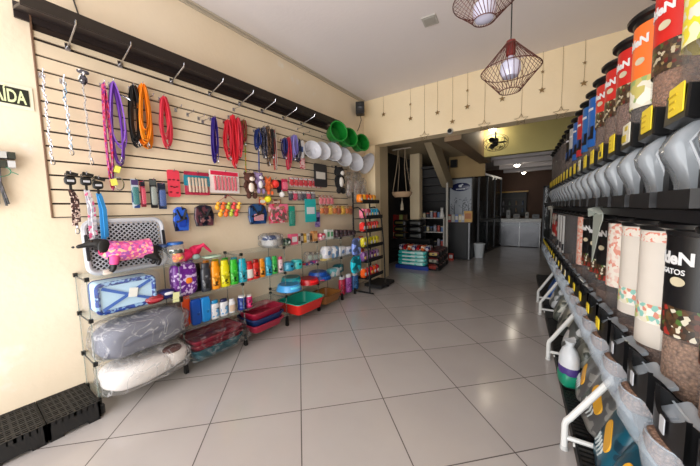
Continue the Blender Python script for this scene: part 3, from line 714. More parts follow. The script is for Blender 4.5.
leash(256, 130, 150, [(40, 60, 120), (60, 80, 160)], 'navy blue leash with a thin tail reaching the plush toys', 3, .018, .05, seed=11, tail=(172, (60, 90, 170)))
leash(262, 128, 158, [(70, 74, 96), (96, 90, 100)], 'grey blue patterned leash right of the navy one', 3, .014, .05, seed=12, matl=printed([(60, 64, 90), (130, 126, 140), (40, 40, 60)], 60, .6))
leash(266, 127, 166, [(120, 84, 70), (60, 50, 50)], 'brown leash in the middle of the dark bunch', 3, .014, .05, seed=13, matl=printed([(110, 84, 66), (60, 50, 46), (160, 130, 100)], 60, .6))
leash(270, 130, 158, [(36, 34, 40), (70, 60, 64)], 'black leash in the dark bunch above the orange toy', 3, .014, .05, seed=14)
leash(273, 131, 170, [(200, 70, 60), (190, 184, 176)], 'thin red and white leash at the right of the dark bunch', 2, .01, .03, seed=15)
leash(283, 139, 158, [(44, 64, 140), (60, 40, 90)], 'short blue leash, leftmost of the bunch before the cones', 3, .02, .06, seed=16)
leash(287, 138, 170, [(190, 50, 84), (206, 76, 100)], 'crimson leash of the bunch before the cones', 3, .018, .05, seed=17)
leash(292, 136, 160, [(168, 160, 214), (146, 136, 200)], 'lilac leash of the bunch before the cones', 4, .022, .075, seed=18)
leash(297, 140, 162, [(40, 44, 80), (30, 32, 60)], 'navy leash hanging right of the lilac one', 3, .018, .05, seed=19)
# carded nail tools right of the leashes
def rect(px0, py0, px1, py1, X):
    ym = (py0+py1)/2; xm = (px0+px1)/2
    a = at_x(px0, ym, X); b = at_x(px1, ym, X); t = at_x(xm, py0, X).z; q = at_x(xm, py1, X).z
    return (a.y+b.y)/2, b.y-a.y, t, t-q      # centre y, width, top z, height
def hung(name, lab, cat, r, X, group=None, peg_on=True):
    y, w, zt, h = r
    t = thing(name, lab, cat, (X, y, zt), LW, group)
    if peg_on: peg(y, zt-.01, X-SX+.02)
    return t, w, h
def card(px0, py0, px1, py1, lab, m, X=-2.78, cat='pack', name='hang_pack', kind='blister', ins=None, group=None, extra=None, head=None, rnd=.006, t_=.004):
    t, w, h = hung(name, lab, cat, rect(px0, py0, px1, py1, X), X, group)
    MB().rbox((0, 0, -h/2), (w, t_, h), min(rnd, w*.3)).build('card', m, t)
    if head: MB().box((0, -t_*.5-.001, -h*.12), (w*.92, .002, h*.18)).build('header', head, t)
    if kind == 'blister':
        MB().blob((0, -.012, -h*.58), (w*.78, .026, h*.62), .35).build('item', ins, t)
        MB().blob((0, -.014, -h*.58), (w*.84, .034, h*.68), .3).build('blister', CLEAR, t)
    elif kind == 'items':
        n = extra or 5
        m2 = MB()
        for k in range(n):
            x = -w*.4+w*.8*(k+.5)/n
            m2.tube([(x, -.012, -h*.3), (x+.004, -.014, -h*.82)], min(.012, w/n*.3), 6).blob((x, -.013, -h*.3), (.028, .02, .024), 1, 8, 5).blob((x+.004, -.013, -h*.84), (.028, .02, .024), 1, 8, 5)
        m2.build('treats', ins, t)
        MB().blob((0, -.014, -h*.56), (w*.9, .036, h*.64), .25).build('wrapper', CLEAR, t)
    elif kind == 'print':
        MB().box((0, -t_*.5-.001, -h*.5), (w*.7, .002, h*.3)).build('label', ins, t)
    return t
ROWL = 'hang packs on the middle slat row'
card(131.5, 179, 139, 208, 'blue and teal brush pack, first of the hang packs right of the chains', printed([(50, 80, 140), (30, 120, 130), (200, 210, 220)], 30), ins=mat((20, 120, 120), .4), head=mat((90, 70, 120), .4))
card(140.5, 181, 145.5, 207, 'narrow dark red and navy tool pack between the blue and black packs', printed([(130, 40, 60), (40, 40, 80), (190, 70, 90)], 36), ins=mat((200, 60, 90), .4), head=mat((30, 30, 50), .4))
card(150, 179, 157, 208, 'black pack with a grey tool, left of the blue handled one', mat((36, 38, 40), .4), ins=mat((150, 156, 150), .4), head=mat((90, 96, 96), .4))
card(158, 183, 166, 209, 'pack with a dark blue handled tool beside the black pack', printed([(60, 80, 110), (110, 130, 150), (40, 50, 80)], 30), ins=mat((60, 90, 150), .4), head=mat((40, 50, 70), .4))
t = card(167.5, 170, 180, 197, 'coral red card with small bow openings', mat((222, 76, 96), .4), kind='none', rnd=.02)
w = .2
for x, z in ((-.045, -.09), (.0, -.088), (.045, -.09), (-.03, -.15), (0, -.155), (.03, -.15), (-.04, -.2), (.03, -.205)): MB().blob((x*.8, -.004, z), (.026, .004, .014), 1, 8, 5).build('bow', mat((120, 24, 44), .5), t)
card(184.5, 172, 209, 195, 'teal and crimson bag of bone treats left of the white one', printed([(170, 50, 80), (190, 60, 90)], 20), kind='items', extra=6, ins=mat((200, 180, 160), .5), head=None)
card(209.5, 171, 239, 193, 'white and pink pack of bone treats beside the teal bag', mat((236, 226, 224), .4), kind='items', extra=7, ins=mat((206, 96, 110), .5), head=mat((214, 50, 90), .4))
# teal band lying on the crimson bag
r_ = rect(183.5, 177, 210, 189, -2.76)
tb = [o for o in sc.objects if o.get('label', '').startswith('teal and crimson bag')][0]
MB().rbox((0, -.004, -.085), (r_[1]*.98, .005, .1), .01).build('teal_band', mat((30, 140, 160), .4), tb)
# hung collars with black plastic heads
def collar(px, yt, yb, m, lab, hm=BLACK, dx=4):
    T = at_x(px, yt, -2.74); B = at_x(px+dx, yb, -2.74); H = T.z-B.z
    t = thing('lead_collar', lab, 'leash', (-2.74, T.y, T.z), LW); peg(T.y, T.z-.01, .12)
    MB().rbox((0, 0, -.06), (.06, .03, .06), .02).box((.012, -.01, -.012), (.06, .025, .022), (0, .25, 0)).build('buckle_head', hm, t)
    MB().box((0, -.018, -.062), (.035, .01, .014)).build('buckle_plate', mat((190, 190, 196), .3), t)
    MB().tube([(0, 0, -.08), (0, 0, -.125)], .008, 6).build('swivel', hm, t)
    MB().ribbon([(0, 0, -.12), (.008, -.004, -H*.5), (.004, 0, -H)], .032, .006, (1, .25, 0)).ribbon([(.004, -.014, -.14), (.022, -.016, -H*.5), (.02, -.012, -H*.93)], .028, .005, (1, .4, 0)).build('strap', m, t)
    snap(t, .01, -H, 1.2, y=-.01)
    return t
collar(69, 172, 226, printed([(110, 80, 74), (220, 200, 190), (70, 50, 50)], 90, .6), 'brown paw print lead with black buckle, leftmost of the three below the chains')
collar(85, 173, 240, printed([(235, 232, 236), (230, 120, 160), (200, 200, 210)], 50, .6), 'white and pink lead with a black buckle in the middle of three')
collar(97, 177, 242, mat((70, 160, 220), .6), 'sky blue lead with black buckle, rightmost of the three', dx=3)
t = thing('tagged_clip', 'hanging metal loop with small yellow tags beside the sky blue lead', 'clip', tuple(at_x(112, 164, -2.76)), LW)
MB().tube([(0, 0, 0), (0.01, -.01, -.09), (.0, -.01, -.15)], .006, 6).tube([(.03+.03*math.cos(a), -.012, -.15+.05*math.sin(a)) for a in [2*PI*k/16 for k in range(16)]], .0045, 5, closed=True).build('loop', CHROME, t)
for q, b_ in (((.025, -.01, -.04), .3), ((-.002, -.012, -.14), -.2)): MB().box(q, (.035, .03, .05), (0, b_, 0)).build('tag', mat((226, 224, 110), .5), t, label='yellow tag')
peg(at_x(112, 164, -2.76).y, at_x(112, 163, -2.76).z, .08)
# lower row: carriers and harness packs
def harness(px0, py0, px1, py1, c, lab, m2, X=-2.78):
    t, w, h = hung('harness_pack', lab, 'harness', rect(px0, py0, px1, py1, X), X)
    MB().prism([(-w*.42, -h), (w*.42, -h), (w*.5, -h*.5), (w*.36, -h*.06), (w*.1, 0), (-w*.2, -.0), (-w*.44, -h*.12), (-w*.5, -h*.6)], .03, (0, 0, 0), bev=.01).build('body', c, t)
    m = MB(); m.ribbon([(-w*.3, -.02, -h*.1), (-w*.1, -.03, -h*.45), (w*.3, -.02, -h*.5)], .02, .006, (0, .4, 1)).ribbon([(w*.3, -.02, -h*.1), (w*.05, -.03, -h*.5), (-w*.35, -.02, -h*.62)], .02, .006, (0, .4, 1))
    m.build('straps', mat((20, 22, 34), .5), t)
    MB().rbox((0, -.02, -h*.66), (w*.5, .012, h*.34), .012).build('front_panel', m2, t)
    return t
harness(173, 207, 189, 231, printed([(40, 90, 190), (24, 30, 60), (60, 110, 210)], 22), 'royal blue harness pack hanging right of the lattice bed frame', mat((40, 80, 180), .4))
harness(194, 205, 214, 226, printed([(24, 28, 44), (60, 50, 60), (34, 40, 60), (110, 70, 80)], 30), 'dark navy harness bag below the teal bone bag', printed([(90, 40, 60), (30, 34, 52), (150, 110, 110)], 40))
harness(248, 204, 267, 224, printed([(34, 70, 130), (24, 40, 80), (60, 100, 150)], 24), 'blue harness with a striped crest below the plush toys', printed([(220, 210, 215), (200, 50, 80)], 60, kind='WAVE'))
# bird shaped toys on a wire triangle
t, w, h = hung('toy_card', 'bunch of yellow and orange rubber toys on a red wire triangle', 'toy', rect(214, 195, 242, 218, -2.77), -2.77)
MB().tube([(0, 0, 0), (-w*.42, 0, -h*.35), (w*.42, 0, -h*.35)], .004, 5, closed=True).build('wire', mat((190, 70, 70), .4), t)
for k in range(9):
    x = -w*.42+w*.84*((k % 5)+.5*(k//5))/4.5; z = -h*(.45+.3*(k//5))
    c = [(240, 180, 60), (236, 120, 60), (190, 200, 80), (230, 90, 90), (244, 200, 90)][k % 5]
    o = MB().blob((x, -.015, z-.02), (.05, .04, .06), 1).blob((x+.008, -.022, z+.02), (.036, .034, .034), 1).blob((x+.03, -.025, z+.018), (.02, .012, .01), 1, 6, 4)
    o.build('rubber_bird', mat(c, .4), t)
# plush toys
def plush(px, yt, yb, c, lab, belly=None, eyes=True, X=-2.76, ears='round', hang=.03, limbs=True):
    T = at_x(px, yt, X); B = at_x(px, yb, X); H = T.z-B.z
    t = thing('plush_toy', lab, 'plush toy', (X, T.y, T.z), LW); peg(T.y, T.z+.01, X-SX+.03)
    m = mat(c, .9, bump=.6, bscale=160)
    hr = H*.2; hz = -hr*1.1
    MB().blob((0, -.02, hz), (hr*2.1, hr*1.7, hr*1.9), 1, 14, 10).build('head', m, t)
    e = MB()
    for s in (-1, 1):
        if ears == 'round': e.blob((s*hr*.85, -.015, hz+hr*.7), (hr*.7, hr*.35, hr*.7), 1, 8, 6)
        else: e.prism([(s*hr*.3, hz+hr*.6), (s*hr*1.0, hz+hr*.5), (s*hr*.9, hz+hr*1.5)], .02, (0, -.015, 0))
    e.build('ears', m, t)
    MB().blob((0, -.015, -H*.58), (H*.36, H*.26, H*.5), .9, 14, 10).build('body', m, t)
    if belly: MB().blob((0, -.035-H*.05, -H*.58), (H*.24, H*.16, H*.36), 1).blob((0, -.03-hr*.65, hz-hr*.25), (hr*1.1, hr*.6, hr*.8), 1).build('belly', mat(belly, .9), t, label='pale belly and muzzle')
    f = MB()
    for s in (-1, 1): f.blob((s*hr*.38, -.02-hr*.78, hz+hr*.2), (.011, .008, .012), 1, 8, 6)
    f.blob((0, -.03-hr*.95, hz-hr*.1), (.014, .01, .01), 1, 8, 6).build('face', BLACK, t)
    if limbs:
        for s in (-1, 1):
            MB().blob((s*H*.2, -.03, -H*.48), (H*.13, H*.12, H*.32), .9, 8, 6, (0, s*-.35, 0)).build('arm', m, t)
            MB().blob((s*H*.13, -.05, -H*.88), (H*.16, H*.2, H*.24), .9, 8, 6).build('leg', m, t)
    return t
plush(248, 172, 199, (92, 56, 44), 'brown plush animal with a white belly beside the pink bone pack', (232, 218, 206))
plush(257.5, 172, 194, (160, 140, 178), 'lilac plush toy with a white round head right of the brown one', (226, 222, 226))
plush(267, 178, 195, (232, 120, 70), 'orange plush toy hanging under the dark leashes', None, ears='tri')
plush(338, 166, 194, (30, 28, 30), 'black and white plush animal hanging beneath the cones', (222, 218, 212), X=-2.7)
# balls and small toys
def ball(px, py, r, c, lab, X=-2.75, name='toy_ball'):
    p = at_x(px, py, X); t = thing(name, lab, 'ball', tuple(p), LW); peg(p.y, p.z+r+.012, X-SX+.02)
    MB().blob((0, 0, 0), (2*r, 2*r, 2*r), 1, 16, 10).build('ball', mat(c, .55), t)
    MB().tube([(0, 0, r), (0, 0, r+.02)], .004, 5).build('cord', WHITE, t)
    MB().tube([(r*1.005*math.cos(a)*math.cos(.5*math.sin(2*a)), r*1.005*math.sin(a)*math.cos(.5*math.sin(2*a)), r*math.sin(.5*math.sin(2*a))) for a in [2*PI*k/24 for k in range(24)]], .002, 4, closed=True).build('seam', mat([min(255, v+40) for v in c], .5), t)
ball(275, 184, .05, (232, 60, 50), 'round red ball toy between orange plush and pink pack')
ball(268, 199, .042, (226, 220, 40), 'yellow tennis ball hanging below the orange plush')
ball(282, 194.5, .036, (232, 228, 226), 'white ball toy hanging below the red one')
card(277, 180, 281.5, 193, 'narrow black toy pack between the red ball and the pink pack', mat((34, 30, 44), .5), kind='print', ins=mat((60, 60, 90), .4))
card(281.5, 179, 287.5, 191, 'bright pink toy pack at the right of the red ball', mat((222, 70, 110), .4), kind='blister', ins=mat((240, 120, 150), .4))
card(259, 197, 266, 206, 'small orange printed pack left of the yellow tennis ball', printed([(230, 120, 60), (200, 60, 60), (240, 200, 140)], 40), kind='print', ins=WHITE)
card(272, 199, 281, 205, 'low brown printed pack right of the yellow tennis ball', printed([(160, 110, 90), (200, 170, 140), (110, 70, 60)], 40), kind='print', ins=mat((220, 200, 190), .4))
# lower right packs
card(268.5, 204, 288, 223, 'large pink flowered cloth pack on the lower slat row', printed([(224, 50, 100), (240, 130, 160), (180, 130, 110), (240, 200, 205)], 22, .6), kind='blister', ins=printed([(224, 50, 100), (240, 150, 170), (120, 80, 70)], 26, .6), X=-2.77)
card(289, 206, 295, 226, 'teal ribbon pack beside the pink flowered pack', mat((40, 170, 150), .45), kind='blister', ins=mat((20, 150, 130), .4))
card(305, 199, 316, 222, 'blue and turquoise hang pack with a white bottle picture', printed([(30, 90, 170), (60, 190, 190)], 5, .4, stretch=(.01, .01, 1)), kind='print', ins=mat((226, 232, 236), .4), X=-2.74)
card(315, 212, 320, 227, 'narrow violet pack right of the blue bottle pack', printed([(120, 100, 170), (170, 150, 200)], 30), kind='print', ins=mat((60, 50, 100), .4))
for k in range(7):
    x = 289.5+4.6*k
    card(x, 177.2+.7*k*.5, x+4.0, 186.5+.25*k, '%s from the left in the upper row of small red and white toy packs' % ORD[k], printed([(228, 214, 210), (214, 60, 70)], 30), kind='blister', ins=mat((206, 40, 56), .4), head=WHITE, group='small red and white packs below the cones')
for k in range(6):
    x = 288.5+4.5*k
    card(x, 191.0+.15*k, x+3.9, 200.5, '%s from the left in the lower row of small mixed toy packs' % ORD[k], printed([[(90, 80, 90), (150, 140, 150)], [(200, 60, 90), (230, 180, 190)], [(60, 60, 70), (190, 180, 170)]][k % 3], 34), kind='blister', ins=mat([(60, 60, 80), (214, 70, 110), (130, 120, 130)][k % 3], .4), head=WHITE, group='small mixed packs on the second row')
for k in range(4):
    x = 319+3.6*k
    card(x, 195+.2*k, x+3.2, 205, '%s from the left of the pink toy packs left of the black plush' % ORD[k], printed([(214, 110, 130), (236, 220, 214), (190, 150, 130)], 34), kind='blister', ins=mat((226, 130, 140), .4), group='pink toy packs by the plush')
for k in range(8):
    x = 320+4.2*k
    card(x, 205.5+.1*k, x+3.7, 214.5, '%s from the left in the row of yellow and brown toy packs' % ORD[k], printed([[(206, 150, 80), (230, 210, 170)], [(236, 180, 40), (240, 220, 120)], [(190, 110, 60), (226, 170, 110)]][(k*2) % 3], 34), kind='blister', ins=mat([(220, 130, 60), (240, 190, 50), (180, 100, 60)][(k*2) % 3], .4), group='yellow and brown toy packs on the lowest row')
card(314, 164, 327, 187, 'dark grey pack with rows of white tags below the cones', mat((64, 62, 66), .5), kind='print', ins=printed([(216, 212, 206), (70, 68, 70)], 40, .4, 'WAVE', (0.01, 1, 1)), X=-2.74, rnd=.03)
card(298, 140, 304, 158, 'white hang pack between the navy leash and the cones', mat((222, 220, 220), .4), kind='print', ins=mat((90, 110, 160), .4), X=-2.74)
card(300, 158, 305, 169, 'small crimson pack hanging under the white one', printed([(196, 60, 80), (230, 190, 190)], 40), kind='print', ins=mat((230, 200, 200), .4), X=-2.74)
# protective cones and green basins
CONE = mat((226, 226, 232), .3, alpha=.72)
for k, (px, py, r) in enumerate(((312, 150.5, .125), (321.5, 151.5, .13), (332.5, 152.5, .14), (343, 157.5, .15), (354.5, 162.5, .155), (366, 163, .19))):
    p = at_x(px, py, -2.66)
    t = thing('protective_cone', '%s from the left of the white plastic dog cones on the slatwall' % ORD[k], 'cone', tuple(p), 0, 'white cones on the slatwall', rot=(.0, PI/2-.15, -.45+.1*(k % 2)) if k < 5 else (.25, PI/2+.5, .25))
    MB().lathe([(r*.32, -.12), (r, .03), (r+.004, .032), (r+.002, .036), (r*.985, .036), (r*.3, -.118)], 28).build('cone', CONE, t)
    MB().lathe([(r*.33, -.128), (r*.35, -.115), (r*.31, -.11)], 20).build('collar_ring', mat((190, 190, 196), .5), t)
    m = MB()
    for a in (0, 2, 4): m.box((r*.7*math.cos(a), r*.7*math.sin(a), -.03), (.02, .03, .008), (0, -.8, a))
    m.build('snap_tabs', mat((206, 206, 212), .4), t)
    peg(p.y, p.z, .12)
GR = mat((28, 128, 50), .4)
for k, (px, py, r) in enumerate(((336, 133, .14), (347, 139, .135), (359.5, 144, .13))):
    p = at_x(px, py, -2.55)
    t = thing('green_basin', '%s from the left of the green plastic baskets hung at the top of the wall' % ORD[k], 'basket', tuple(p), 0, 'green baskets on the slatwall', rot=(.0, PI/2-.12, -.35))
    MB().lathe([(0, -.1), (r*.75, -.1), (r*.8, -.09), (r, .07), (r+.012, .075), (r+.012, .085), (r*.97, .085), (r*.76, -.07), (0, -.075)], 28).build('bowl', GR, t)
    m = MB()
    for q in range(14):
        a = 2*PI*q/14; m.tube([(r*.78*math.cos(a), r*.78*math.sin(a), -.08), (r*.985*math.cos(a), r*.985*math.sin(a), .06)], .005, 4)
    m.build('ribs', mat((22, 110, 42), .4), t)
    MB().tube([(r*math.cos(a), r*math.sin(a), .08) for a in [2*PI*q/28 for q in range(28)]], .008, 6, closed=True).build('rim', mat((40, 150, 62), .35), t)
    peg(p.y, min(p.z, 2.55), .2)
# clear hanging bags right of the plush
for k, (a, b, c, d) in enumerate(((346, 172, 353, 198), (353, 172, 361, 202), (360, 178, 366, 200))):
    t, w, h = hung('clear_bag', '%s from the left of the clear bags hanging beside the black plush' % ORD[k], 'bag', rect(a, b, c, d, -2.7), -2.7, 'clear bags by the plush')
    MB().blob((0, 0, -h*.5), (w, .06, h), .5, 14, 10, noise=.06, seed=k).build('film', WRAP, t)
    MB().blob((0, 0, -h*.6), (w*.7, .03, h*.6), .6, noise=.08, seed=k+3).build('contents', printed([(216, 208, 204), (196, 176, 172), (230, 226, 222)], 26, .6), t)
# a few bare pegs
for px, py in ((178, 108), (190, 113), (201, 117), (150, 97), (205, 120), (306, 133), (300, 128), (236, 108)):
    p = at_x(px, py, SX+.05); peg(p.y, p.z, .11)
# ================================================================== GLASS SHELVES AND WHAT STANDS ON THEM
gs = thing('glass_shelf_unit', 'long glass shelf unit with black clips under the slatwall', 'shelf unit', (0, 0, 0))
PY = [.515, 1.10, 1.70, 2.28, 2.87, 3.42, 3.78]; XF, XB = -2.55, -2.835
LV = {0: (.97, .68, .37, .11), 1: (.97, .66, .37, .11), 2: (.97, .66, .37, .11), 3: (.97, .66, .42, .11), 4: (.97, .66, .38, .06), 5: (.97, .66, .06)}
for i in range(6):
    for z in LV[i]:
        MB().box(((XF+XB)/2, (PY[i]+PY[i+1])/2, z-.004), (XF-XB, PY[i+1]-PY[i]-.01, .008)).build('glass_shelf', GLASS, gs)
for i, y in enumerate(PY):
    for x in (XF+.004, XB+.0):
        MB().box((x, y, .53), (.006, .006, .9)).build('upright', GEDGE, gs)
    zs = sorted(set(LV.get(i, ()))|set(LV.get(i-1, ())))
    for z in zs:
        for x in (XF+.004, XB): MB().box((x, y, z-.004), (.024, .024, .028)).build('clip', BLACK, gs)
        MB().box(((XF+XB)/2, y, z-.014), (XF-XB, .007, .007)).build('cross_bar', mat((90, 92, 94), .3), gs)
    for x in (XF+.002, XB): MB().box((x, y, .05), (.035, .03, .1), taper=.8).build('foot', BLACK, gs)
# ---- bottles -------------------------------------------------------
def base_at(px, py, z, x0=-2.80, x1=-2.575):
    p = at_z(px, py, z); 
    return p
def bottle(px, yt, yb, pw, z, c, lab, cap=None, kind='flat', lab_c=None, group=None, name='bottle', cat='bottle', back=0, xx=-2.62):
    """stands on the glass at height z; px span from the photograph gives width and height on the plane x=xx"""
    y0 = at_x(px-pw/2, (yt+yb)/2, xx).y; y1 = at_x(px+pw/2, (yt+yb)/2, xx).y
    h = max(.05, at_x(px, yt, xx).z-z); w = y1-y0
    t = thing(name, lab, cat, (xx-back, (y0+y1)/2, z), LW, group)
    bm_ = mat(c, .3) if isinstance(c[0], int) else printed(list(c), 48, .3)
    capm = mat(cap or c if isinstance((cap or c)[0], int) else c[0], .35)
    c0 = c if isinstance(c[0], int) else c[0]
    lm = lab_c if lab_c is not None else printed([c0, tuple(int(v*.8) for v in c0), tuple(min(255, int(v*.7+80)) for v in c0), tuple(int(v*.35) for v in c0), c0], 42, .35)
    sy = .62
    if kind == 'flat':       # shampoo bottle with a shoulder and flip cap
        R = w/2
        MB().lathe([(R*.9, 0), (R, h*.03), (R, h*.7), (R*.95, h*.78), (R*.78, h*.83)], 20, sy=sy).build('body', bm_, t)
        MB().lathe([(R*.78, h*.83), (R*.8, h*.84), (R*.76, h*.985), (R*.7, h), (0, h*1.002)], 16, sy=sy).build('cap', capm, t)
        MB().lathe([(R*1.012, h*.12), (R*1.012, h*.58)], 12, sy=sy, a0=PI*1.15, a1=PI*1.85).build('label', lm, t)
    elif kind == 'tube':     # stand-up tube, wide crimped top on a cap
        R = w/2
        MB().lathe([(R*.7, 0), (R*.72, h*.16), (R*.7, h*.17)], 16, sy=.8).build('cap', capm, t)
        b = MB(); n = 16; vs = []; fs = []
        for k, f in enumerate((.17, .2, .5, .8, .94, 1.0)):
            rx = R*(.8+.2*min(1, (f-.17)*2)); ry = R*.75*(1-max(0, (f-.3))/.7*.92)
            for j in range(n): a = 2*PI*j/n; vs.append((rx*math.cos(a), ry*math.sin(a), h*f))
            if k:
                for j in range(n): q = (j+1) % n; fs.append(((k-1)*n+j, (k-1)*n+q, k*n+q, k*n+j))
        fs += [tuple(reversed(range(n))), tuple(range(5*n, 6*n))]
        b.add(vs, fs).build('body', bm_, t)
        MB().box((0, -R*.72, h*.48), (R*1.2, .004, h*.3), (-.12, 0, 0)).build('label', lm, t)
    elif kind == 'can':
        R = w/2
        MB().lathe([(R*.97, 0), (R, .006), (R, h*.86), (R*.8, h*.9)], 20).build('body', bm_, t)
        MB().lathe([(R*.82, h*.88), (R*.84, h*.9), (R*.8, h), (0, h*1.001)], 16).build('cap', capm, t)
        MB().lathe([(R*1.01, h*.15), (R*1.01, h*.75)], 14, a0=PI*1.1, a1=PI*1.9).build('label', lm, t)
    elif kind == 'box':
        MB().box((0, 0, h/2), (w, w*.6, h)).build('box', bm_, t)
        MB().box((0, -w*.3-.001, h*.5), (w*.75, .002, h*.45)).build('label', lm, t)
    elif kind == 'pouch':
        MB().blob((0, 0, h*.5), (w, w*.5, h), .45, 18, 12, noise=.02, seed=int(px)).build('pouch', bm_, t)
        MB().box((0, 0, h*.985), (w*.84, .006, h*.05)).build('seal', capm, t)
        MB().blob((w*.1, -w*.2, h*.45), (w*.36, w*.14, h*.22), .8).build('label', lm, t)
    return t
Z1 = .66; Z2 = .37
# purple bag with paw prints and its row
b = bottle(185.5, 262, 298, 25, Z1, ((110, 44, 140), (122, 52, 152), (118, 48, 146), (210, 190, 225)), 'large purple stand up pouch, leftmost on the upper bottle shelf', kind='pouch', lab_c=mat((230, 140, 40), .4), name='pouch', cat='pouch', back=.04)
bottle(201, 264, 296, 9, Z1, (24, 24, 28), 'black bottle behind the purple pouch', kind='flat', back=.07)
for px, yt, yb, pw, c, nm in ((207, 263, 295, 10, (64, 66, 74), 'dark grey'), (216.5, 261, 292, 9, (240, 160, 30), 'orange'), (226, 260, 290, 9.5, (222, 214, 30), 'yellow'), (235, 259.5, 287, 8.5, (70, 190, 60), 'green'), (243.5, 258.5, 285, 8.5, (40, 180, 200), 'turquoise')):
    bottle(px-1, yt, yb, pw, Z1, c, '%s shampoo bottle, in the colour row right of the purple pouch' % nm, kind='flat', group='colour row of shampoo bottles')
for px, yt, c, nm in ((212, 260.5, (236, 150, 30), 'orange'), (221.5, 259.5, (210, 206, 30), 'yellow'), (231, 258.5, (60, 180, 60), 'green'), (240, 258, (40, 170, 190), 'turquoise')):
    bottle(px, yt, 285, 8, Z1, c, 'second %s shampoo bottle standing behind the front one of that colour' % nm, kind='flat', group='back row of shampoo bottles', back=.1)
bottle(249.5, 261, 283, 7, Z1, (214, 60, 60), 'red bottle with a white label, first right of the turquoise one', kind='flat', cap=(200, 40, 50), lab_c=mat((232, 226, 222), .4))
bottle(256, 259, 281, 7, Z1, (206, 54, 44), 'red shampoo bottle beside the orange one in the second bay', kind='flat', cap=(150, 30, 30))
bottle(262, 258.5, 279.5, 6, Z1, (226, 150, 40), 'narrow orange bottle in the second bay', kind='flat')
bottle(268.5, 257, 278, 6.6, Z1, (60, 170, 200), 'light blue bottle beside the narrow orange one', kind='flat')
bottle(274.5, 256, 277, 5.6, Z1, (70, 180, 90), 'green bottle beside the light blue one', kind='flat')
bottle(280.5, 256.5, 274.5, 4.6, Z1, (230, 200, 206), 'pale bottle with pink cap at the right of the green one', kind='flat', cap=(210, 60, 110))
bottle(288.5, 262, 271, 9, Z1, (50, 150, 180), 'blue round tub left of the turquoise tub', kind='can', name='tub', cat='tub')
bottle(296.5, 259.5, 270, 8.5, Z1, (70, 190, 190), 'turquoise round tub with a white label', kind='can', name='tub', cat='tub')
# lower row standing on the third level
bottle(188, 293, 321, 9, Z2, (232, 96, 40), 'orange round pack behind the blue bottles', kind='pouch', name='pouch', cat='pouch', back=.05)
for px, yt, yb, pw, c, nm, kd in ((196, 299, 326, 11, (28, 90, 180), 'deep blue', 'pouch'), (205.5, 297, 323, 10, (44, 150, 220), 'bright blue', 'pouch')):
    bottle(px, yt, yb, pw, Z2, c, '%s pouch on the lower bottle shelf' % nm, kind=kd, name='pouch', cat='pouch')
for px, yt, yb, pw, cap, nm in ((215, 300, 321, 8.5, (40, 150, 200), 'light blue'), (224, 298.5, 319, 8.5, (30, 40, 90), 'navy'), (232, 298.5, 316, 6.5, (220, 220, 222), 'white')):
    bottle(px, yt, yb, pw, Z2, (226, 226, 230), 'white bottle with a %s cap on the lower shelf' % nm, kind='flat', cap=cap, lab_c=printed([(120, 170, 210), (226, 226, 230), (60, 70, 90)], 30) if nm != 'white' else mat((214, 190, 170), .4))
bottle(242, 295.5, 314, 7.5, Z2, (34, 60, 140), 'navy and white can beside the pink one', kind='can', cap=(232, 232, 236))
bottle(249, 295, 312, 6, Z2, (224, 60, 130), 'pink can with a white cap beside the navy can', kind='can', cap=(232, 228, 232))
# ---- top shelf -----------------------------------------------------
ZT = .97
# plastic lattice bed frame leaning on the wall
fy, fw_, _, _ = rect(85, 214, 163, 272, -2.76)
lf = thing('lattice_panel', 'pale grey plastic frame with a diamond lattice leaning on the wall', 'panel', (-2.72, fy, ZT), 0, rot=(.0, 0, LW))
lf.rotation_euler = (-.12, 0, LW)
w, h = fw_, .39; W2 = mat((196, 198, 204), .35)
def rrect(w, h, r, n=5):
    out = []
    for cx, cz, a0 in ((w/2-r, h/2-r, 0), (-w/2+r, h/2-r, 90), (-w/2+r, -h/2+r, 180), (w/2-r, -h/2+r, 270)):
        for k in range(n+1): a = math.radians(a0+90*k/n); out.append((cx+r*math.cos(a), 0, cz+r*math.sin(a)+h/2))
    return out
MB().tube(rrect(w, h, .06), .018, 8, closed=True).build('rim', W2, lf)
m = MB(); st = .034
for s in (1, -1):
    k = -w/2-h
    while k < w/2+h:
        pts = []
        x0, x1 = k, k+s*(h-.03)
        # clip to the frame
        z0, z1 = .015, h-.015; a, b = x0, x1
        if a != b:
            f0, f1 = 0.0, 1.0
            for lim, sg in ((-w/2+.02, 1), (w/2-.02, -1)):
                da, db = sg*(a-lim), sg*(b-lim)
                if da < 0 and db < 0: f0 = 2
                elif da < 0: f0 = max(f0, da/(da-db))
                elif db < 0: f1 = min(f1, da/(da-db))
            if f0 < f1: m.tube([(a+(b-a)*f0, 0, z0+(z1-z0)*f0), (a+(b-a)*f1, 0, z0+(z1-z0)*f1)], .0046, 4)
        k += st
m.build('lattice', mat((178, 180, 186), .4), lf)
MB().box((0, .03, h/2), (w-.05, .006, h-.05)).build('backing', mat((30, 30, 34), .6), lf)
for s in (-1, 1): MB().rbox((s*w*.495, -.0, h*.5), (.02, .05, h*.5), .008).build('side_clip', mat((50, 50, 56), .4), lf)
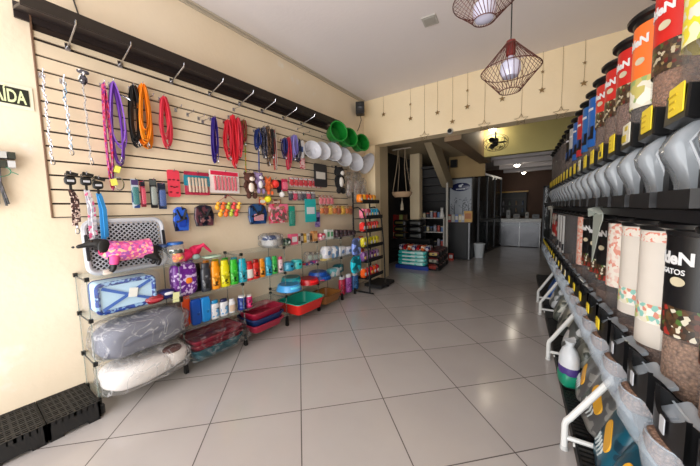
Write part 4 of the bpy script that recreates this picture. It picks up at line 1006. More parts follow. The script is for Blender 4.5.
# plush dachshund in a pink coat: one continuous skinned body
p = at_z(112, 273, ZT); D = thing('display_dog', 'black toy dachshund in a pink patterned coat on the glass shelf', 'toy dog', (-2.635, .80, ZT), LW)
J = {'pel': (.13, 0, .155, .052), 'mid': (.03, 0, .16, .05), 'ch': (-.10, 0, .16, .058), 'nk': (-.155, 0, .198, .04), 'hd': (-.195, 0, .243, .044), 'mz': (-.25, -.0, .226, .02), 'ns': (-.305, 0, .216, .012),
     'fl1': (-.12, -.045, .09, .026), 'fl2': (-.125, -.05, .03, .019), 'fl3': (-.155, -.05, .014, .016), 'fr1': (-.1, .045, .09, .026), 'fr2': (-.1, .05, .03, .019), 'fr3': (-.13, .05, .014, .016),
     'hl1': (.145, -.045, .09, .03), 'hl2': (.18, -.048, .05, .019), 'hl3': (.155, -.05, .014, .017), 'hr1': (.145, .045, .09, .03), 'hr2': (.18, .048, .05, .019), 'hr3': (.155, .05, .014, .017),
     't1': (.2, 0, .15, .016), 't2': (.25, 0, .11, .01), 't3': (.275, 0, .05, .007)}
E_ = [('pel', 'mid'), ('mid', 'ch'), ('ch', 'nk'), ('nk', 'hd'), ('hd', 'mz'), ('mz', 'ns'), ('ch', 'fl1'), ('fl1', 'fl2'), ('fl2', 'fl3'), ('ch', 'fr1'), ('fr1', 'fr2'), ('fr2', 'fr3'), ('pel', 'hl1'), ('hl1', 'hl2'), ('hl2', 'hl3'), ('pel', 'hr1'), ('hr1', 'hr2'), ('hr2', 'hr3'), ('pel', 't1'), ('t1', 't2'), ('t2', 't3')]
def skin_body(name, J, E_, m, parent, root, sub=2):
    ks = list(J); me = bpy.data.meshes.new(name); me.from_pydata([J[k][:3] for k in ks], [(ks.index(a), ks.index(b)) for a, b in E_], [])
    o = bpy.data.objects.new(name, me); COL.objects.link(o); o.parent = parent; me.materials.append(m)
    md = o.modifiers.new('Skin', 'SKIN'); md.use_smooth_shade = True
    for i, k in enumerate(ks):
        v = me.skin_vertices[0].data[i]; v.radius = (J[k][3], J[k][3]); v.use_root = (k == root)
    s = o.modifiers.new('Sub', 'SUBSURF'); s.levels = sub; s.render_levels = sub
    return o
skin_body('body', J, E_, mat((26, 24, 26), .5, bump=.2, bscale=150), D, 'pel')
for s in (-1, 1):
    MB().blob((-.168, s*.052, .212), (.066, .018, .1), .9, rot=(s*.15, .25, 0)).build('ear', mat((20, 18, 20), .5), D)
    MB().blob((-.226, s*.03, .252), (.014, .012, .014), 1, 8, 6).build('eye', mat((60, 36, 20), .1), D)
MB().blob((-.318, 0, .218), (.018, .02, .016), 1, 8, 6).build('nose', mat((10, 10, 10), .3), D)
for x, s in ((-.16, -1), (-.135, 1)): MB().blob((x, s*.05, .013), (.06, .036, .026), .8).build('white_paw', mat((210, 200, 190), .7), D)
c = MB(); n = 22; vs = []; fs = []
prof = [(-.165, .052, .20), (-.15, .062, .185), (-.11, .078, .162), (-.05, .076, .158), (.02, .072, .158), (.09, .074, .158), (.13, .076, .16), (.132, .07, .16)]
for k, (x, r, z) in enumerate(prof):
    for j in range(n):
        a = 2*PI*j/n; q = 1+.03*math.sin(3*a+k*1.7); vs.append((x+.25*(r*math.sin(a))*(1 if k < 2 else 0), r*q*math.cos(a)*.95, z+r*q*math.sin(a)))
    if k:
        for j in range(n): l = (j+1) % n; fs.append(((k-1)*n+j, (k-1)*n+l, k*n+l, k*n+j))
c.add(vs, fs).build('coat', printed([(228, 110, 172), (238, 150, 196), (218, 96, 160), (244, 190, 160), (176, 100, 176)], 62, .7), D, label='pink patterned coat')
MB().tube([(-.165+.25*.05*math.sin(a), .051*math.cos(a), .2+.051*math.sin(a)) for a in [2*PI*k/20 for k in range(20)]], .008, 6, closed=True).build('coat_collar', mat((214, 60, 120), .7), D)
MB().lathe([(.026, 0), (.03, .015), (.032, .06), (.02, .075)], 14, (-.118, -.046, .07), rot=(0, .12, 0)).build('coat_sleeve', mat((220, 90, 150), .7), D)
# jars
def jar(px, yb, w, h, lab, balls, lid):
    p = at_z(px, yb, ZT); t = thing('plastic_jar', lab, 'jar', (max(-2.76, min(-2.62, p.x)), p.y, ZT), LW); R = w/2
    MB().lathe([(R*.95, 0), (R, .01), (R, h*.82), (R*.86, h*.88), (R*.86, h*.9)], 24).build('body', mat((226, 232, 236), .1, alpha=.12), t)
    MB().lathe([(R*.93, h*.89), (R*.95, h*.9), (R*.95, h*.98), (R*.9, h), (0, h)], 24).build('lid', lid, t)
    if balls:
        rnd = random.Random(4)
        for k in range(10):
            a = rnd.uniform(0, 6.28); q = R*.55*rnd.random()
            MB().blob((q*math.cos(a), q*math.sin(a), .03+.022*(k//3)), (.05, .05, .05), 1, 10, 8).build('rubber_ball', mat([(244, 200, 40), (240, 150, 40), (236, 110, 70)][k % 3], .4), t)
        MB().lathe([(R*1.01, h*.5), (R*1.01, h*.68)], 14, a0=PI*1.1, a1=PI*1.9).build('label', printed([(90, 96, 90), (220, 220, 216), (60, 70, 60)], 40), t)
    return t
jar(166, 264, .12, .17, 'empty clear jar with a blue lid behind the dog tail', False, mat((40, 70, 120), .4))
jar(181, 264, .13, .185, 'clear jar of yellow and orange balls with a blue lid', True, mat((30, 100, 170), .4))
# pink cloth toys lying right of the jar
p = at_z(200, 262, ZT)
t = thing('cloth_toy', 'crumpled hot pink cloth toy lying right of the ball jar', 'toy', (-2.68, p.y, ZT), LW)
MB().blob((-.04, 0, .05), (.16, .12, .1), .8, 16, 10, (0, -.35, 0), noise=.14, seed=2).blob((.06, .02, .075), (.15, .1, .08), .8, 16, 10, (0, -.5, .3), noise=.16, seed=5).build('cloth', mat((228, 44, 104), .7), t)
MB().tube([(.05, -.03, .1), (.12, -.04, .13), (.16, -.03, .09), (.2, -.02, .05)], [.02, .018, .014, .008], 8).build('limb', mat((226, 60, 110), .7), t)
MB().blob((.04, -.06, .03), (.07, .05, .05), .9).build('grey_patch', mat((150, 170, 166), .6), t, label='grey green patch')
t = thing('flat_pack', 'flat pale green pack at the right of the pink cloth toy', 'pack', (-2.64, at_z(216, 258, ZT).y, ZT), LW)
MB().blob((0, 0, .01), (.16, .12, .02), .4).build('bag', mat((190, 214, 196), .4), t); MB().box((0, -.0, .021), (.08, .06, .002)).build('label', mat((120, 160, 140), .4), t)
# folded cloth bowl pack, further small goods on the top shelf to the right
p = at_z(268, 250, ZT)
t = thing('pouch_bed', 'rolled grey white cloth bowl in a clear bag on the top shelf', 'bowl', (-2.69, at_x(271, 245, -2.69).y, ZT), LW)
MB().lathe([(.07, 0), (.105, .03), (.115, .085), (.105, .095), (.09, .05), (0, .035)], 22).build('bowl', mat((190, 190, 190), .7), t)
MB().blob((0, -.01, .11), (.22, .16, .07), .7, 16, 10, noise=.08, seed=3).build('folded_cloth', printed([(200, 204, 210), (60, 80, 120), (230, 230, 230)], 12, .6), t)
MB().blob((0, 0, .085), (.26, .24, .17), .5, 16, 10, noise=.06, seed=4).build('clear_bag', WRAP, t)
def small(px, yt, yb, pw, lab, m, z=ZT, name='boxed_toy', cat='box', xx=-2.64, d=.06, group=None, kind='box', lm=None):
    y0 = at_x(px-pw/2, (yt+yb)/2, xx).y; y1 = at_x(px+pw/2, (yt+yb)/2, xx).y; h = max(.03, at_x(px, yt, xx).z-z); w = y1-y0
    t = thing(name, lab, cat, (xx, (y0+y1)/2, z), LW, group)
    if kind == 'box': MB().box((0, 0, h/2), (w, d, h)).build('box', m, t); MB().box((0, -d/2-.001, h*.5), (w*.7, .002, h*.5)).build('label', lm or WHITE, t)
    else: MB().blob((0, 0, h/2), (w, d*2, h), .5, 14, 8, noise=.05, seed=int(px)).build('bag', m, t); MB().blob((0, -d*.7, h/2), (w*.6, d*.6, h*.5), .6).build('label', lm or WHITE, t)
    return t
small(286, 238, 250, 6, 'dark green toy between the rolled bowl and the pink box', printed([(40, 70, 60), (120, 130, 110), (30, 40, 40)], 30), kind='bag', name='toy_bag', cat='toy')
small(293, 234, 249, 7, 'pink and white boxed toy on the top shelf', mat((226, 110, 140), .4), lm=WHITE)
for k in range(5):
    small(298.5+3*k, 233.5, 247, 2.7, '%s from the left of the small carded brushes on the top shelf' % ORD[k], mat([(216, 210, 204), (90, 80, 76), (200, 160, 70), (214, 210, 206), (150, 120, 90)][k], .4), group='carded brushes on the top shelf', name='carded_brush', cat='pack', d=.03, lm=mat([(120, 90, 60), (200, 190, 180), (240, 210, 120), (150, 150, 150), (80, 70, 60)][k], .4))
small(314, 231, 246, 4, 'light wooden stick pack on the top shelf', mat((190, 140, 90), .5), lm=mat((220, 180, 130), .5))
small(320.5, 233, 244, 5.5, 'pink bagged toy right of the wooden stick pack', printed([(214, 90, 120), (236, 190, 196), (180, 60, 90)], 30), kind='bag', name='toy_bag', cat='toy')
for k in range(2): small(327+3.4*k, 229.5, 242, 3, '%s of the two white tubes standing on the top shelf' % ['left', 'right'][k], mat((220, 224, 220), .35), group='white tubes', name='carton', lm=mat((110, 170, 130), .4))
for k in range(5): small(336+4*k, 229.5+.1*k, 240, 3.6, '%s from the left of the dark strap bundles at the right of the top shelf' % ORD[k], printed([(70, 60, 66), (110, 90, 96), (50, 44, 50)], 30), kind='bag', group='dark strap bundles', name='strap_bundle', cat='bundle', lm=mat((90, 76, 84), .5))
# ---- second shelf --------------------------------------------------
ZS = .68
cb = thing('pet_carrier', 'blue trimmed pale blue quilted carrier in a clear bag on the second shelf', 'carrier', (-2.67, .745, ZS+.006), LW)
w, h, d = .36, .225, .17
MB().rbox((0, 0, h/2), (w, d, h), .03).build('shell', mat((186, 214, 232), .7), cb)
MB().tube([(x, -d/2, z-h/2+.0) for x, _, z in [(q[0], 0, q[2]+h/2-.0) for q in rrect(w-.01, h-.02, .03)]], .016, 8, closed=True).xf(Matrix.Translation((0, 0, .012))).build('front_trim', printed([(30, 60, 130), (40, 80, 160), (150, 180, 210)], 60, .6), cb)
MB().tube([(q[0], d/2, q[2]+.01) for q in rrect(w-.01, h-.02, .03)], .014, 8, closed=True).build('rear_trim', mat((34, 66, 140), .6), cb)
MB().ribbon([(-w*.42, -d/2-.008, h*.85), (0, -d/2-.012, h*.52), (w*.42, -d/2-.008, h*.86)], .022, .004, (0, .1, 1)).ribbon([(-w*.42, -d/2-.008, h*.14), (0, -d/2-.012, h*.5), (w*.42, -d/2-.008, h*.2)], .022, .004, (0, .1, 1)).build('straps', mat((40, 100, 180), .5), cb)
MB().box((.03, -d/2-.018, h*.55), (.055, .004, .07), (0, .2, 0)).build('price_tag', mat((228, 228, 222), .5), cb)
MB().blob((0, 0, h/2+.026), (w+.1, d+.05, h+.04), .35, 20, 12, noise=.03, seed=8).build('clear_bag', CLEAR, cb)
t = thing('red_pouch', 'shiny dark red pouch lying right of the blue carrier', 'pouch', (-2.61, at_x(153.5, 300, -2.61).y, ZS), LW)
MB().blob((0, 0, .03), (.15, .12, .075), .85, 18, 8, noise=.05, seed=1).build('pouch', mat((150, 24, 40), .25, coat=.6), t); MB().blob((.0, -.055, .03), (.1, .02, .02), .8).build('label', mat((196, 80, 90), .3), t)
t = thing('blue_pouch', 'navy pouch with a white patch and a pale yellow tag near the purple pouch', 'pouch', (-2.64, at_x(164.5, 296, -2.64).y, ZS), LW)
MB().blob((0, 0, .04), (.15, .12, .08), .7, 18, 8, noise=.05, seed=2).build('pouch', mat((44, 54, 120), .4), t); MB().blob((.015, -.05, .05), (.08, .03, .03), .8).build('white_patch', mat((226, 226, 230), .4), t)
MB().box((.055, -.085, .0), (.05, .004, .085), (0, .08, 0)).xf(Matrix.Translation((0, 0, .012))).build('price_tag', mat((226, 226, 176), .5), t, label='pale yellow tag')
small(308, 262.5, 271.5, 9, 'blue and red round toy under the top shelf, left of the magenta one', printed([(40, 70, 140), (200, 50, 70), (30, 110, 160)], 20), z=Z1, kind='bag', name='toy_bag', cat='toy', d=.05)
small(314, 260.5, 270, 6, 'magenta and violet toy bag beside the blue and red one', printed([(190, 50, 130), (110, 70, 150), (220, 90, 160)], 24), z=Z1, kind='bag', name='toy_bag', cat='toy', d=.05)
small(326, 258.5, 266.5, 9, 'pale yellow and cream pack lying on the second shelf', mat((222, 200, 130), .5), z=Z1, kind='bag', name='toy_bag', cat='pack', d=.05)
for k in range(4): small(308+5.5*k, 252, 262, 6, '%s from the left of the clear crinkled bags on the second shelf' % ORD[k], WRAP, z=Z1, kind='bag', name='clear_bag', cat='bag', group='clear bags on the second shelf', lm=mat((190, 205, 196), .4), xx=-2.72)
for k, c in enumerate(((214, 216, 226), (130, 170, 206), (226, 226, 230), (206, 210, 220), (190, 200, 216))):
    small(326+7*k, 246, 259, 7.5, '%s from the left of the bulky white and blue bags on the second shelf' % ORD[k], printed([c, (232, 232, 236), tuple(int(v*.8) for v in c)], 14, .3), z=Z1, kind='bag', name='goods_bag', cat='bag', group='white and blue bags at the shelf end', lm=mat((120, 150, 190), .4), xx=-2.66, d=.07)
# ---- bowls ---------------------------------------------------------
def bowl(px, yb, pw, hh, z, c, lab, xx=-2.63, inner=None, name='pet_bowl'):
    y0 = at_x(px-pw/2, yb, xx).y; y1 = at_x(px+pw/2, yb, xx).y; R = (y1-y0)/2
    t = thing(name, lab, 'bowl', (xx, (y0+y1)/2, z), LW)
    MB().lathe([(R, 0), (R*1.0, .01), (R*.86, hh*.92), (R*.8, hh), (R*.74, hh*.97), (R*.62, hh*.35), (0, hh*.3)], 28).build('bowl', mat(c, .3), t)
    MB().lathe([(R*.62, hh*.36), (R*.745, hh*.965)], 28).build('inner_wall', mat(inner or tuple(int(v*.8) for v in c), .3), t)
    MB().lathe([(R*.93, hh*.4), (R*.95, hh*.42), (R*.89, hh*.75)], 14, a0=PI*1.3, a1=PI*1.7).build('paw_label', mat(tuple(min(255, int(v*1.2)+20) for v in c), .3), t)
    return t
ZB = .42
bowl(289, 293, 19, .075, ZB, (84, 170, 226), 'light blue plastic dog bowl on the low glass shelf', xx=-2.60)
bowl(308.5, 287, 15, .07, ZB, (196, 34, 40), 'red plastic dog bowl right of the light blue one', xx=-2.60)
bowl(320, 282.5, 15, .06, ZB, (30, 80, 150), 'dark blue bowl behind the red one', xx=-2.63)
t = bowl(318, 279, 13, .05, ZB+.061, (36, 90, 170), 'blue bowl stacked on the dark blue one', xx=-2.64)
bowl(321, 286, 10, .03, ZB, (206, 70, 120), 'pink bowl edge beneath the blue bowls', xx=-2.585)
bowl(291, 281.5, 16, .11, ZB, (30, 150, 160), 'teal patterned bowl behind the light blue one', xx=-2.74)
# ---- litter trays --------------------------------------------------
def tray(y0, y1, z, h, c, lab, group=None, rim=None, xx=-2.62, d=.34, inner=None):
    w = y1-y0; t = thing('litter_tray', lab, 'litter tray', (xx, (y0+y1)/2, z), LW, group); vs = []; fs = []
    def ring(w_, d_, z_, r=.05):
        out = []
        for cx, cy, a0 in ((w_/2-r, d_/2-r, 0), (-w_/2+r, d_/2-r, 90), (-w_/2+r, -d_/2+r, 180), (w_/2-r, -d_/2+r, 270)):
            for k in range(5): a = math.radians(a0+22.5*k); out.append((cx+r*math.cos(a), cy+r*math.sin(a), z_))
        return out
    def shell(rs):
        b = MB(); n = 20
        for r in rs: b.v += r
        for k in range(len(rs)-1):
            for j in range(n): q = (j+1) % n; b.f.append((k*n+j, k*n+q, (k+1)*n+q, (k+1)*n+j))
        return b, n
    b, n = shell([ring(w-.08, d-.07, 0), ring(w-.02, d-.015, h*.86), ring(w, d, h*.86), ring(w, d, h), ring(w-.025, d-.022, h)])
    b.f.append(tuple(reversed(range(n)))); b.build('outer_shell', mat(c, .35), t)
    b, n = shell([ring(w-.025, d-.022, h), ring(w-.09, d-.08, .008)]); b.f.append(tuple(range(n, 2*n))); b.build('basin', mat(inner or c, .4), t)
    if rim: MB().tube(ring(w, d, h), .006, 6, closed=True).build('rim', mat(rim, .35), t)
    return t
ZG = .112
def ys(px0, px1, py, X): return at_x(px0, py, X).y, at_x(px1, py, X).y
a, b = ys(187, 241, 347, -2.47); a, b = 1.125, 1.62
g = 'crimson and teal trays in plastic'
tray(a, b, ZG, .085, (24, 92, 104), 'teal litter tray at the bottom of the wrapped stack', g, xx=-2.6)
tray(a, b, ZG+.045, .085, (132, 24, 50), 'lower crimson litter tray of the wrapped stack', g, xx=-2.6)
tray(a-.005, b-.005, ZG+.09, .085, (140, 28, 56), 'top crimson litter tray of the wrapped stack', g, xx=-2.6)
t = thing('tray_wrap', 'clear plastic sleeve around the crimson and teal trays', 'wrapping', (-2.6, (a+b)/2, ZG), LW)
MB().blob((0, 0, .105), (b-a+.04, .385, .2), .1, 32, 16, noise=.01, seed=6).build('film', WRAP2, t); MB().tube([((b-a)/2+.02, -.1, .06), ((b-a)/2+.06, -.14, .09), ((b-a)/2+.04, -.18, .03)], .012, 6).build('knot', WRAP, t)
a, b = 1.73, 2.16; g = 'crimson and blue tray stack'
for k, (c, nm) in enumerate((((166, 46, 74), 'bottom crimson'), ((34, 62, 112), 'middle blue'), ((158, 40, 68), 'top crimson'))):
    tray(a, b, ZG+.068*k, .085, c, '%s tray of the three tray stack beside the pink can' % nm, g, xx=-2.6)
tray(2.3, 2.80, ZG+.02, .14, (214, 52, 44), 'large red litter tray with a teal inside on the floor rack', None, (40, 170, 150), xx=-2.56, d=.4, inner=(40, 176, 156))
tray(2.88, 3.28, ZG-.03, .12, (150, 104, 60), 'brown litter tray right of the red and teal one', None, (130, 86, 46), xx=-2.6, inner=(170, 120, 66))
# ---- wrapped beds --------------------------------------------------
t = thing('pet_bed', 'grey round pet bed rolled in clear plastic on the third shelf', 'pet bed', (-2.60, .815, .372), LW, None, )
MB().blob((0, 0, .12), (.58, .36, .25), .6, 28, 16, (0, -.05, 0), noise=.04, seed=3).build('cushion', mat((128, 130, 142), .85, vary=.15, vscale=9), t)
MB().tube([(-.25, -.1, .05), (-.1, -.165, .12), (.1, -.16, .14), (.25, -.1, .18)], .03, 8).tube([(-.22, -.05, .2), (0, -.11, .215), (.22, -.06, .22)], .022, 8).build('bolster', mat((118, 120, 134), .85), t)
MB().blob((0, -.005, .127), (.62, .39, .27), .5, 36, 22, noise=.05, seed=4).build('plastic_wrap', WRAP, t, label='clear crinkled plastic')
t = thing('pet_bed', 'white round pet bed with a brown hollow wrapped in plastic on the lowest shelf', 'pet bed', (-2.58, .815, .112), LW)
MB().blob((-.05, 0, .1), (.46, .34, .19), .65, 28, 16, noise=.04, seed=6).blob((.17, .0, .115), (.24, .3, .19), .8, 20, 12, noise=.03, seed=7).build('cushion', mat((226, 222, 220), .85, vary=.08, vscale=9), t)
MB().blob((.16, -.1, .185), (.14, .1, .06), .9, 16, 10).build('brown_hollow', mat((96, 56, 50), .8), t, label='brown lining')
MB().blob((0, -.01, .113), (.585, .4, .22), .45, 36, 20, noise=.04, seed=9).build('plastic_wrap', WRAP, t, label='clear crinkled plastic')
# ---- hanging bags and bottles at the end of the glass shelves --------
for k, (px, yt, yb, c, nm) in enumerate(((342, 276, 297, (206, 54, 90), 'red pink'), (348.5, 274, 296, (170, 90, 170), 'violet pink'), (355, 272, 294, (50, 110, 170), 'blue'))):
    bottle(px, yt, yb, 5.4, .06, c, '%s spray bottle standing at the end of the glass shelves' % nm, kind='flat', cap=(226, 226, 230), xx=-2.6)
for k, (px, yt, yb, pw, c, nm) in enumerate(((356, 257, 273, 9, (40, 180, 196), 'turquoise'), (356.5, 239, 255, 8, (130, 150, 210), 'lilac blue'), (361, 237, 253, 5, (214, 110, 70), 'orange red'))):
    t, w, h = hung('hanging_bag', '%s bag hanging at the end of the glass shelves' % nm, 'bag', rect(px-pw/2, yt, px+pw/2, yb, -2.52), -2.52, None, False)
    MB().blob((0, 0, -h/2), (w, .07, h), .5, 14, 10, noise=.05, seed=k).build('bag', printed([c, tuple(min(255, int(v*1.25)) for v in c), tuple(int(v*.7) for v in c)], 14, .4), t)
    MB().box((0, 0, .0), (w*.8, .008, .03)).build('header', mat(c, .4), t); MB().tube([(0, 0, .01), (0, .12, .02)], .004, 5).build('peg', CHROME, t)
small(333, 268, 279, 10, 'white and blue flat bag on the lowest end shelf', printed([(220, 226, 230), (120, 190, 200), (230, 232, 236)], 12), z=.38, kind='bag', name='goods_bag', cat='bag', d=.07)
small(338, 264, 274, 8, 'dark teal pouch behind the white and blue flat bag', mat((30, 110, 120), .4), z=.38, kind='bag', name='goods_bag', cat='bag', d=.06, xx=-2.72)
# ---- black wire display rack ---------------------------------------
rk = thing('display_rack', 'black metal display rack with curved sides full of snack packs by the pier', 'rack', (0, 0, 0))
RX0, RX1 = -2.55, -2.12; RY0, RY1 = 3.88, 4.42
# the rack faces the aisle: left side frame near the camera
for y in (RY0, RY1):
    MB().tube([(-2.62, y, 0), (-2.62, y, 1.68)], .014, 8).build('post', MATTE, rk)
    MB().tube([(-2.62, y, 1.42), (-2.52, y, 1.43), (-2.43, y, 1.36), (-2.38, y, 1.2), (-2.35, y, .9), (-2.33, y, .5), (-2.32, y, .02)], .012, 8).build('curved_side', MATTE, rk)
    MB().tube([(-2.62, y, .02), (-2.25, y, .02)], .014, 8).build('foot_bar', MATTE, rk)
sv = MB()
RZ = (1.50, 1.24, 1.02, .76, .52, .24)
for z in RZ:
    d = .2 if z > 1.4 else .26
    MB().box((-2.62+d/2, (RY0+RY1)/2, z), (d, RY1-RY0, .012)).box((-2.62+d, (RY0+RY1)/2, z+.03), (.008, RY1-RY0, .05)).build('shelf_tray', MATTE, rk)
MB().box((-2.42, (RY0+RY1)/2+.25, .06), (.34, .5, .05)).build('base_tray', MATTE, rk)
rows = {0: [(230, 130, 40), (240, 160, 60), (214, 90, 40)], 1: [(226, 130, 150), (150, 40, 60), (40, 140, 170), (40, 150, 180), (50, 150, 180)], 2: [(206, 60, 56), (214, 70, 64), (196, 50, 54), (220, 84, 70)], 3: [(190, 180, 50), (200, 190, 60), (180, 170, 40)], 4: [(120, 80, 130), (150, 120, 150), (110, 70, 120)], 5: [(226, 100, 40), (180, 40, 56), (200, 50, 70)]}
for j, cs in rows.items():
    n = 6 if j in (1, 2) else 5; wy = (RY1-RY0)/n
    for k in range(n):
        c = cs[k*len(cs)//n] if j == 1 else cs[k % len(cs)]
        h = .16 if j else .14
        t = thing('snack_pack', '%s snack pack from the near end on the %s tray of the black rack' % (ORD[k], ['top', 'second', 'third', 'fourth', 'fifth', 'bottom'][j]), 'pack', (-2.62+(.1 if j == 0 else .15), RY0+wy*(k+.5), RZ[j]+.008), LW, 'snack packs on the black rack')
        MB().blob((0, 0, h/2), (wy*.92, .09, h), .45, 12, 8, noise=.04, seed=k+j).build('pouch', printed([c, tuple(min(255, int(v*1.2)) for v in c), (230, 220, 210)], 20, .35), t)
        MB().blob((0, -.035, h*.4), (wy*.6, .03, h*.4), .7, 10, 6).build('label', mat([(232, 224, 214), (240, 214, 120), (220, 220, 226)][(j+k) % 3], .4), t)
# ---- black grated plastic pallet modules -----------------------------
for k in range(2):
    y1 = .505-.255*k; y0 = y1-.25
    t = thing('pallet_module', '%s black grated plastic floor module against the left wall' % ['right hand', 'left hand'][k], 'pallet', (WX, 0, 0), 0, 'black floor modules')
    m = MB(); x0, x1 = .005, .375; PB = mat((27, 27, 29), .5)
    for i in range(9): m.box(((x0+x1)/2, y0+.008+(.234)*i/8, .115), (x1-x0, .007 if i % 4 else .014, .03))
    for i in range(15): m.box((x0+.006+(x1-x0-.012)*i/14, (y0+y1)/2, .12), (.011 if i % 3 else .02, .25, .022))
    m.build('grate', PB, t)
    m = MB()
    m.box((x1-.006, (y0+y1)/2, .075), (.012, .25, .11)).box((x0+.006, (y0+y1)/2, .065), (.012, .25, .13)).box(((x0+x1)/2, y0+.006, .075), (x1-x0, .012, .11)).box(((x0+x1)/2, y1-.006, .075), (x1-x0, .012, .11))
    m.build('skirt', PB, t)
    for fx in (x0+.04, x1-.04):
        for fy in (y0+.035, y1-.035): MB().box((fx, fy, .05), (.07, .06, .1)).build('foot', PB, t)
    MB().box((WX*0+(x0+x1)/2, (y0+y1)/2, .03), (x1-x0-.03, .22, .01)).build('under_floor', mat((14, 14, 15), .7), t)
    if k == 0: MB().box((.34, y1+.012, .05), (.03, .03, .06)).build('joining_lug', PB, t)
# ================================================================== RIGHT SIDE: KIBBLE DISPENSERS
AX = .55; P0 = 1.444; PITCH_D = .26; NI = list(range(-2, 19))
UZ, LZ = 1.415, .425          # tops of the two black carrier rails
BLK = mat((24, 24, 26), .35); BLK2 = mat((34, 34, 37), .5)
MILK = mat((182, 188, 194), .18, alpha=.62, coat=.5)
TUBE = mat((150, 146, 146), .12, alpha=.13)
TR = .1
def arc_panel(r, z0, z1, a, n=14):
    """label bent round the front of the tube, half angle a"""
    return MB().lathe([(r, z0), (r, z1)], n, a0=-PI/2-a, a1=-PI/2+a)
# shared meshes
def chute_mesh(name, W=.115):
    prof = [(-.02, .30), (-.06, .27), (-.112, .22), (-.13, .18), (-.124, .145), (-.098, .09), (-.084, .04), (-.082, 0), (-.03, 0), (-.032, .05), (-.046, .1), (-.07, .15), (-.06, .195), (-.01, .235), (.02, .27)]
    b = MB().prism(prof, W, (0, 0, 0), axis='x', bev=.012); return b.mesh(name, MILK, .9)
CH_ME = chute_mesh('chute')
FL_ME = []
for s in (-1, 1): FL_ME.append(MB().tube([(s*.059, -.04, .255), (s*.059, -.088, .185), (s*.059, -.062, .11), (s*.059, -.05, .02)], .006, 6).mesh('flap', mat((190, 194, 200), .25, alpha=.8)))
b = MB().prism([(-.112, .262), (-.09, .25), (-.07, .25), (-.02, .29), (.07, .3), (.07, .36), (-.08, .362), (-.108, .366)], .165, axis='x', bev=.006)
TH_ME = b.mesh('throat', BLK)
b = MB().box((0, -.075, .02), (.2, .14, .05)).box((0, .015, .16), (.22, .08, .27)); BB_ME = b.mesh('spout_base', BLK2)
b = MB().lathe([(TR, 0), (TR, 1)], 26); 
def inst(name, me, parent, loc=(0, 0, 0), scale=None, label=None):
    o = bpy.data.objects.new(name, me); COL.objects.link(o); o.parent = parent; o.location = loc
    if scale: o.scale = scale
    if label: o['label'] = label
    return o
b = MB(); n = 10; vs = []; fs = []
for k in range(n+1):      # open fronted clear scoop, a rounded trough under the shield
    a = -PI/2+PI*k/n; x = .082*math.sin(a); q = math.cos(a)**.6
    for (y, z) in ((-.1-.1*q, .28), (-.1-.115*q, .23), (-.1-.105*q, .16), (-.09-.075*q, .09), (-.08-.045*q, .04)): vs.append((x, y, z))
    if k:
        for e in range(4): fs.append(((k-1)*5+e, (k-1)*5+e+1, k*5+e+1, k*5+e))
b.add(vs, fs); b.tube([vs[k*5] for k in range(n+1)], .0035, 5)
SC_ME = b.mesh('scoop', mat((206, 216, 226), .1, alpha=.36, coat=.3), .9)
TU_ME = MB().lathe([(TR, .0), (TR, .53), (TR-.004, .53), (TR-.004, 0)], 28).mesh('tube', TUBE)
TL_ME = MB().lathe([(TR, .0), (TR, .61), (TR-.004, .61), (TR-.004, 0)], 28).mesh('tube', TUBE)
LID_ME = MB().lathe([(TR-.006, -.02), (TR+.004, -.018), (TR+.008, .0), (TR+.026, .008), (TR+.028, .022), (TR+.02, .03), (0, .034)], 30).mesh('lid', BLK)
def kib_mesh(h, c): return MB().lathe([(TR-.006, 0), (TR-.006, h*.97), (TR-.03, h), (0, h+.012)], 24).mesh('kibble', kibble(c))
KB = {}
def kib(h, c):
    if (h, c) not in KB: KB[(h, c)] = kib_mesh(h, c)
    return KB[(h, c)]
YEL = mat((238, 214, 60), .45); SGN = mat((226, 222, 206), .45)
def sign(parent, kind, z=.33, y=-.113, k_=1.0):
    s = MB().rbox((0.014*k_, y, z), (.105*k_, .004, .095*k_), .006)
    o = s.build('price_sign', YEL if kind != 'white' else SGN, parent, label='yellow price sign' if kind != 'white' else 'white price sign')
    m = MB()
    if kind == 'white':
        m.box((-.01*k_, y-.003, z-.02*k_), (.06*k_, .002, .035*k_)).box((.02*k_, y-.003, z+.025*k_), (.04*k_, .002, .02*k_))
        m.build('sign_print', mat((200, 180, 60), .5), o)
    elif kind == 'black':
        m.box((-.02, y-.003, z+.02), (.035, .002, .03)).box((.02, y-.003, z-.02), (.04, .002, .03)); m.build('sign_print', BLK, o)
    else:
        for k in range(3): m.box((-.01, y-.003, z+(.02-.022*k)*k_), ((.06-.012*k)*k_, .002, .006*k_))
        m.build('sign_print', mat((206, 178, 40), .5), o)
    return o
FOOD = printed([(70, 52, 38), (92, 70, 48), (60, 46, 32), (84, 66, 46), (150, 132, 92), (76, 56, 40), (98, 76, 50), (110, 40, 34), (66, 50, 36), (90, 104, 56), (80, 60, 44), (190, 180, 156)], 80, .4)
FOOD_CAT = printed([(214, 208, 190), (110, 60, 40), (90, 120, 60), (170, 60, 50), (60, 50, 36), (70, 52, 40), (84, 62, 46), (96, 74, 52), (66, 50, 36), (88, 62, 44), (104, 78, 52), (58, 46, 32), (76, 58, 40)], 70, .4)
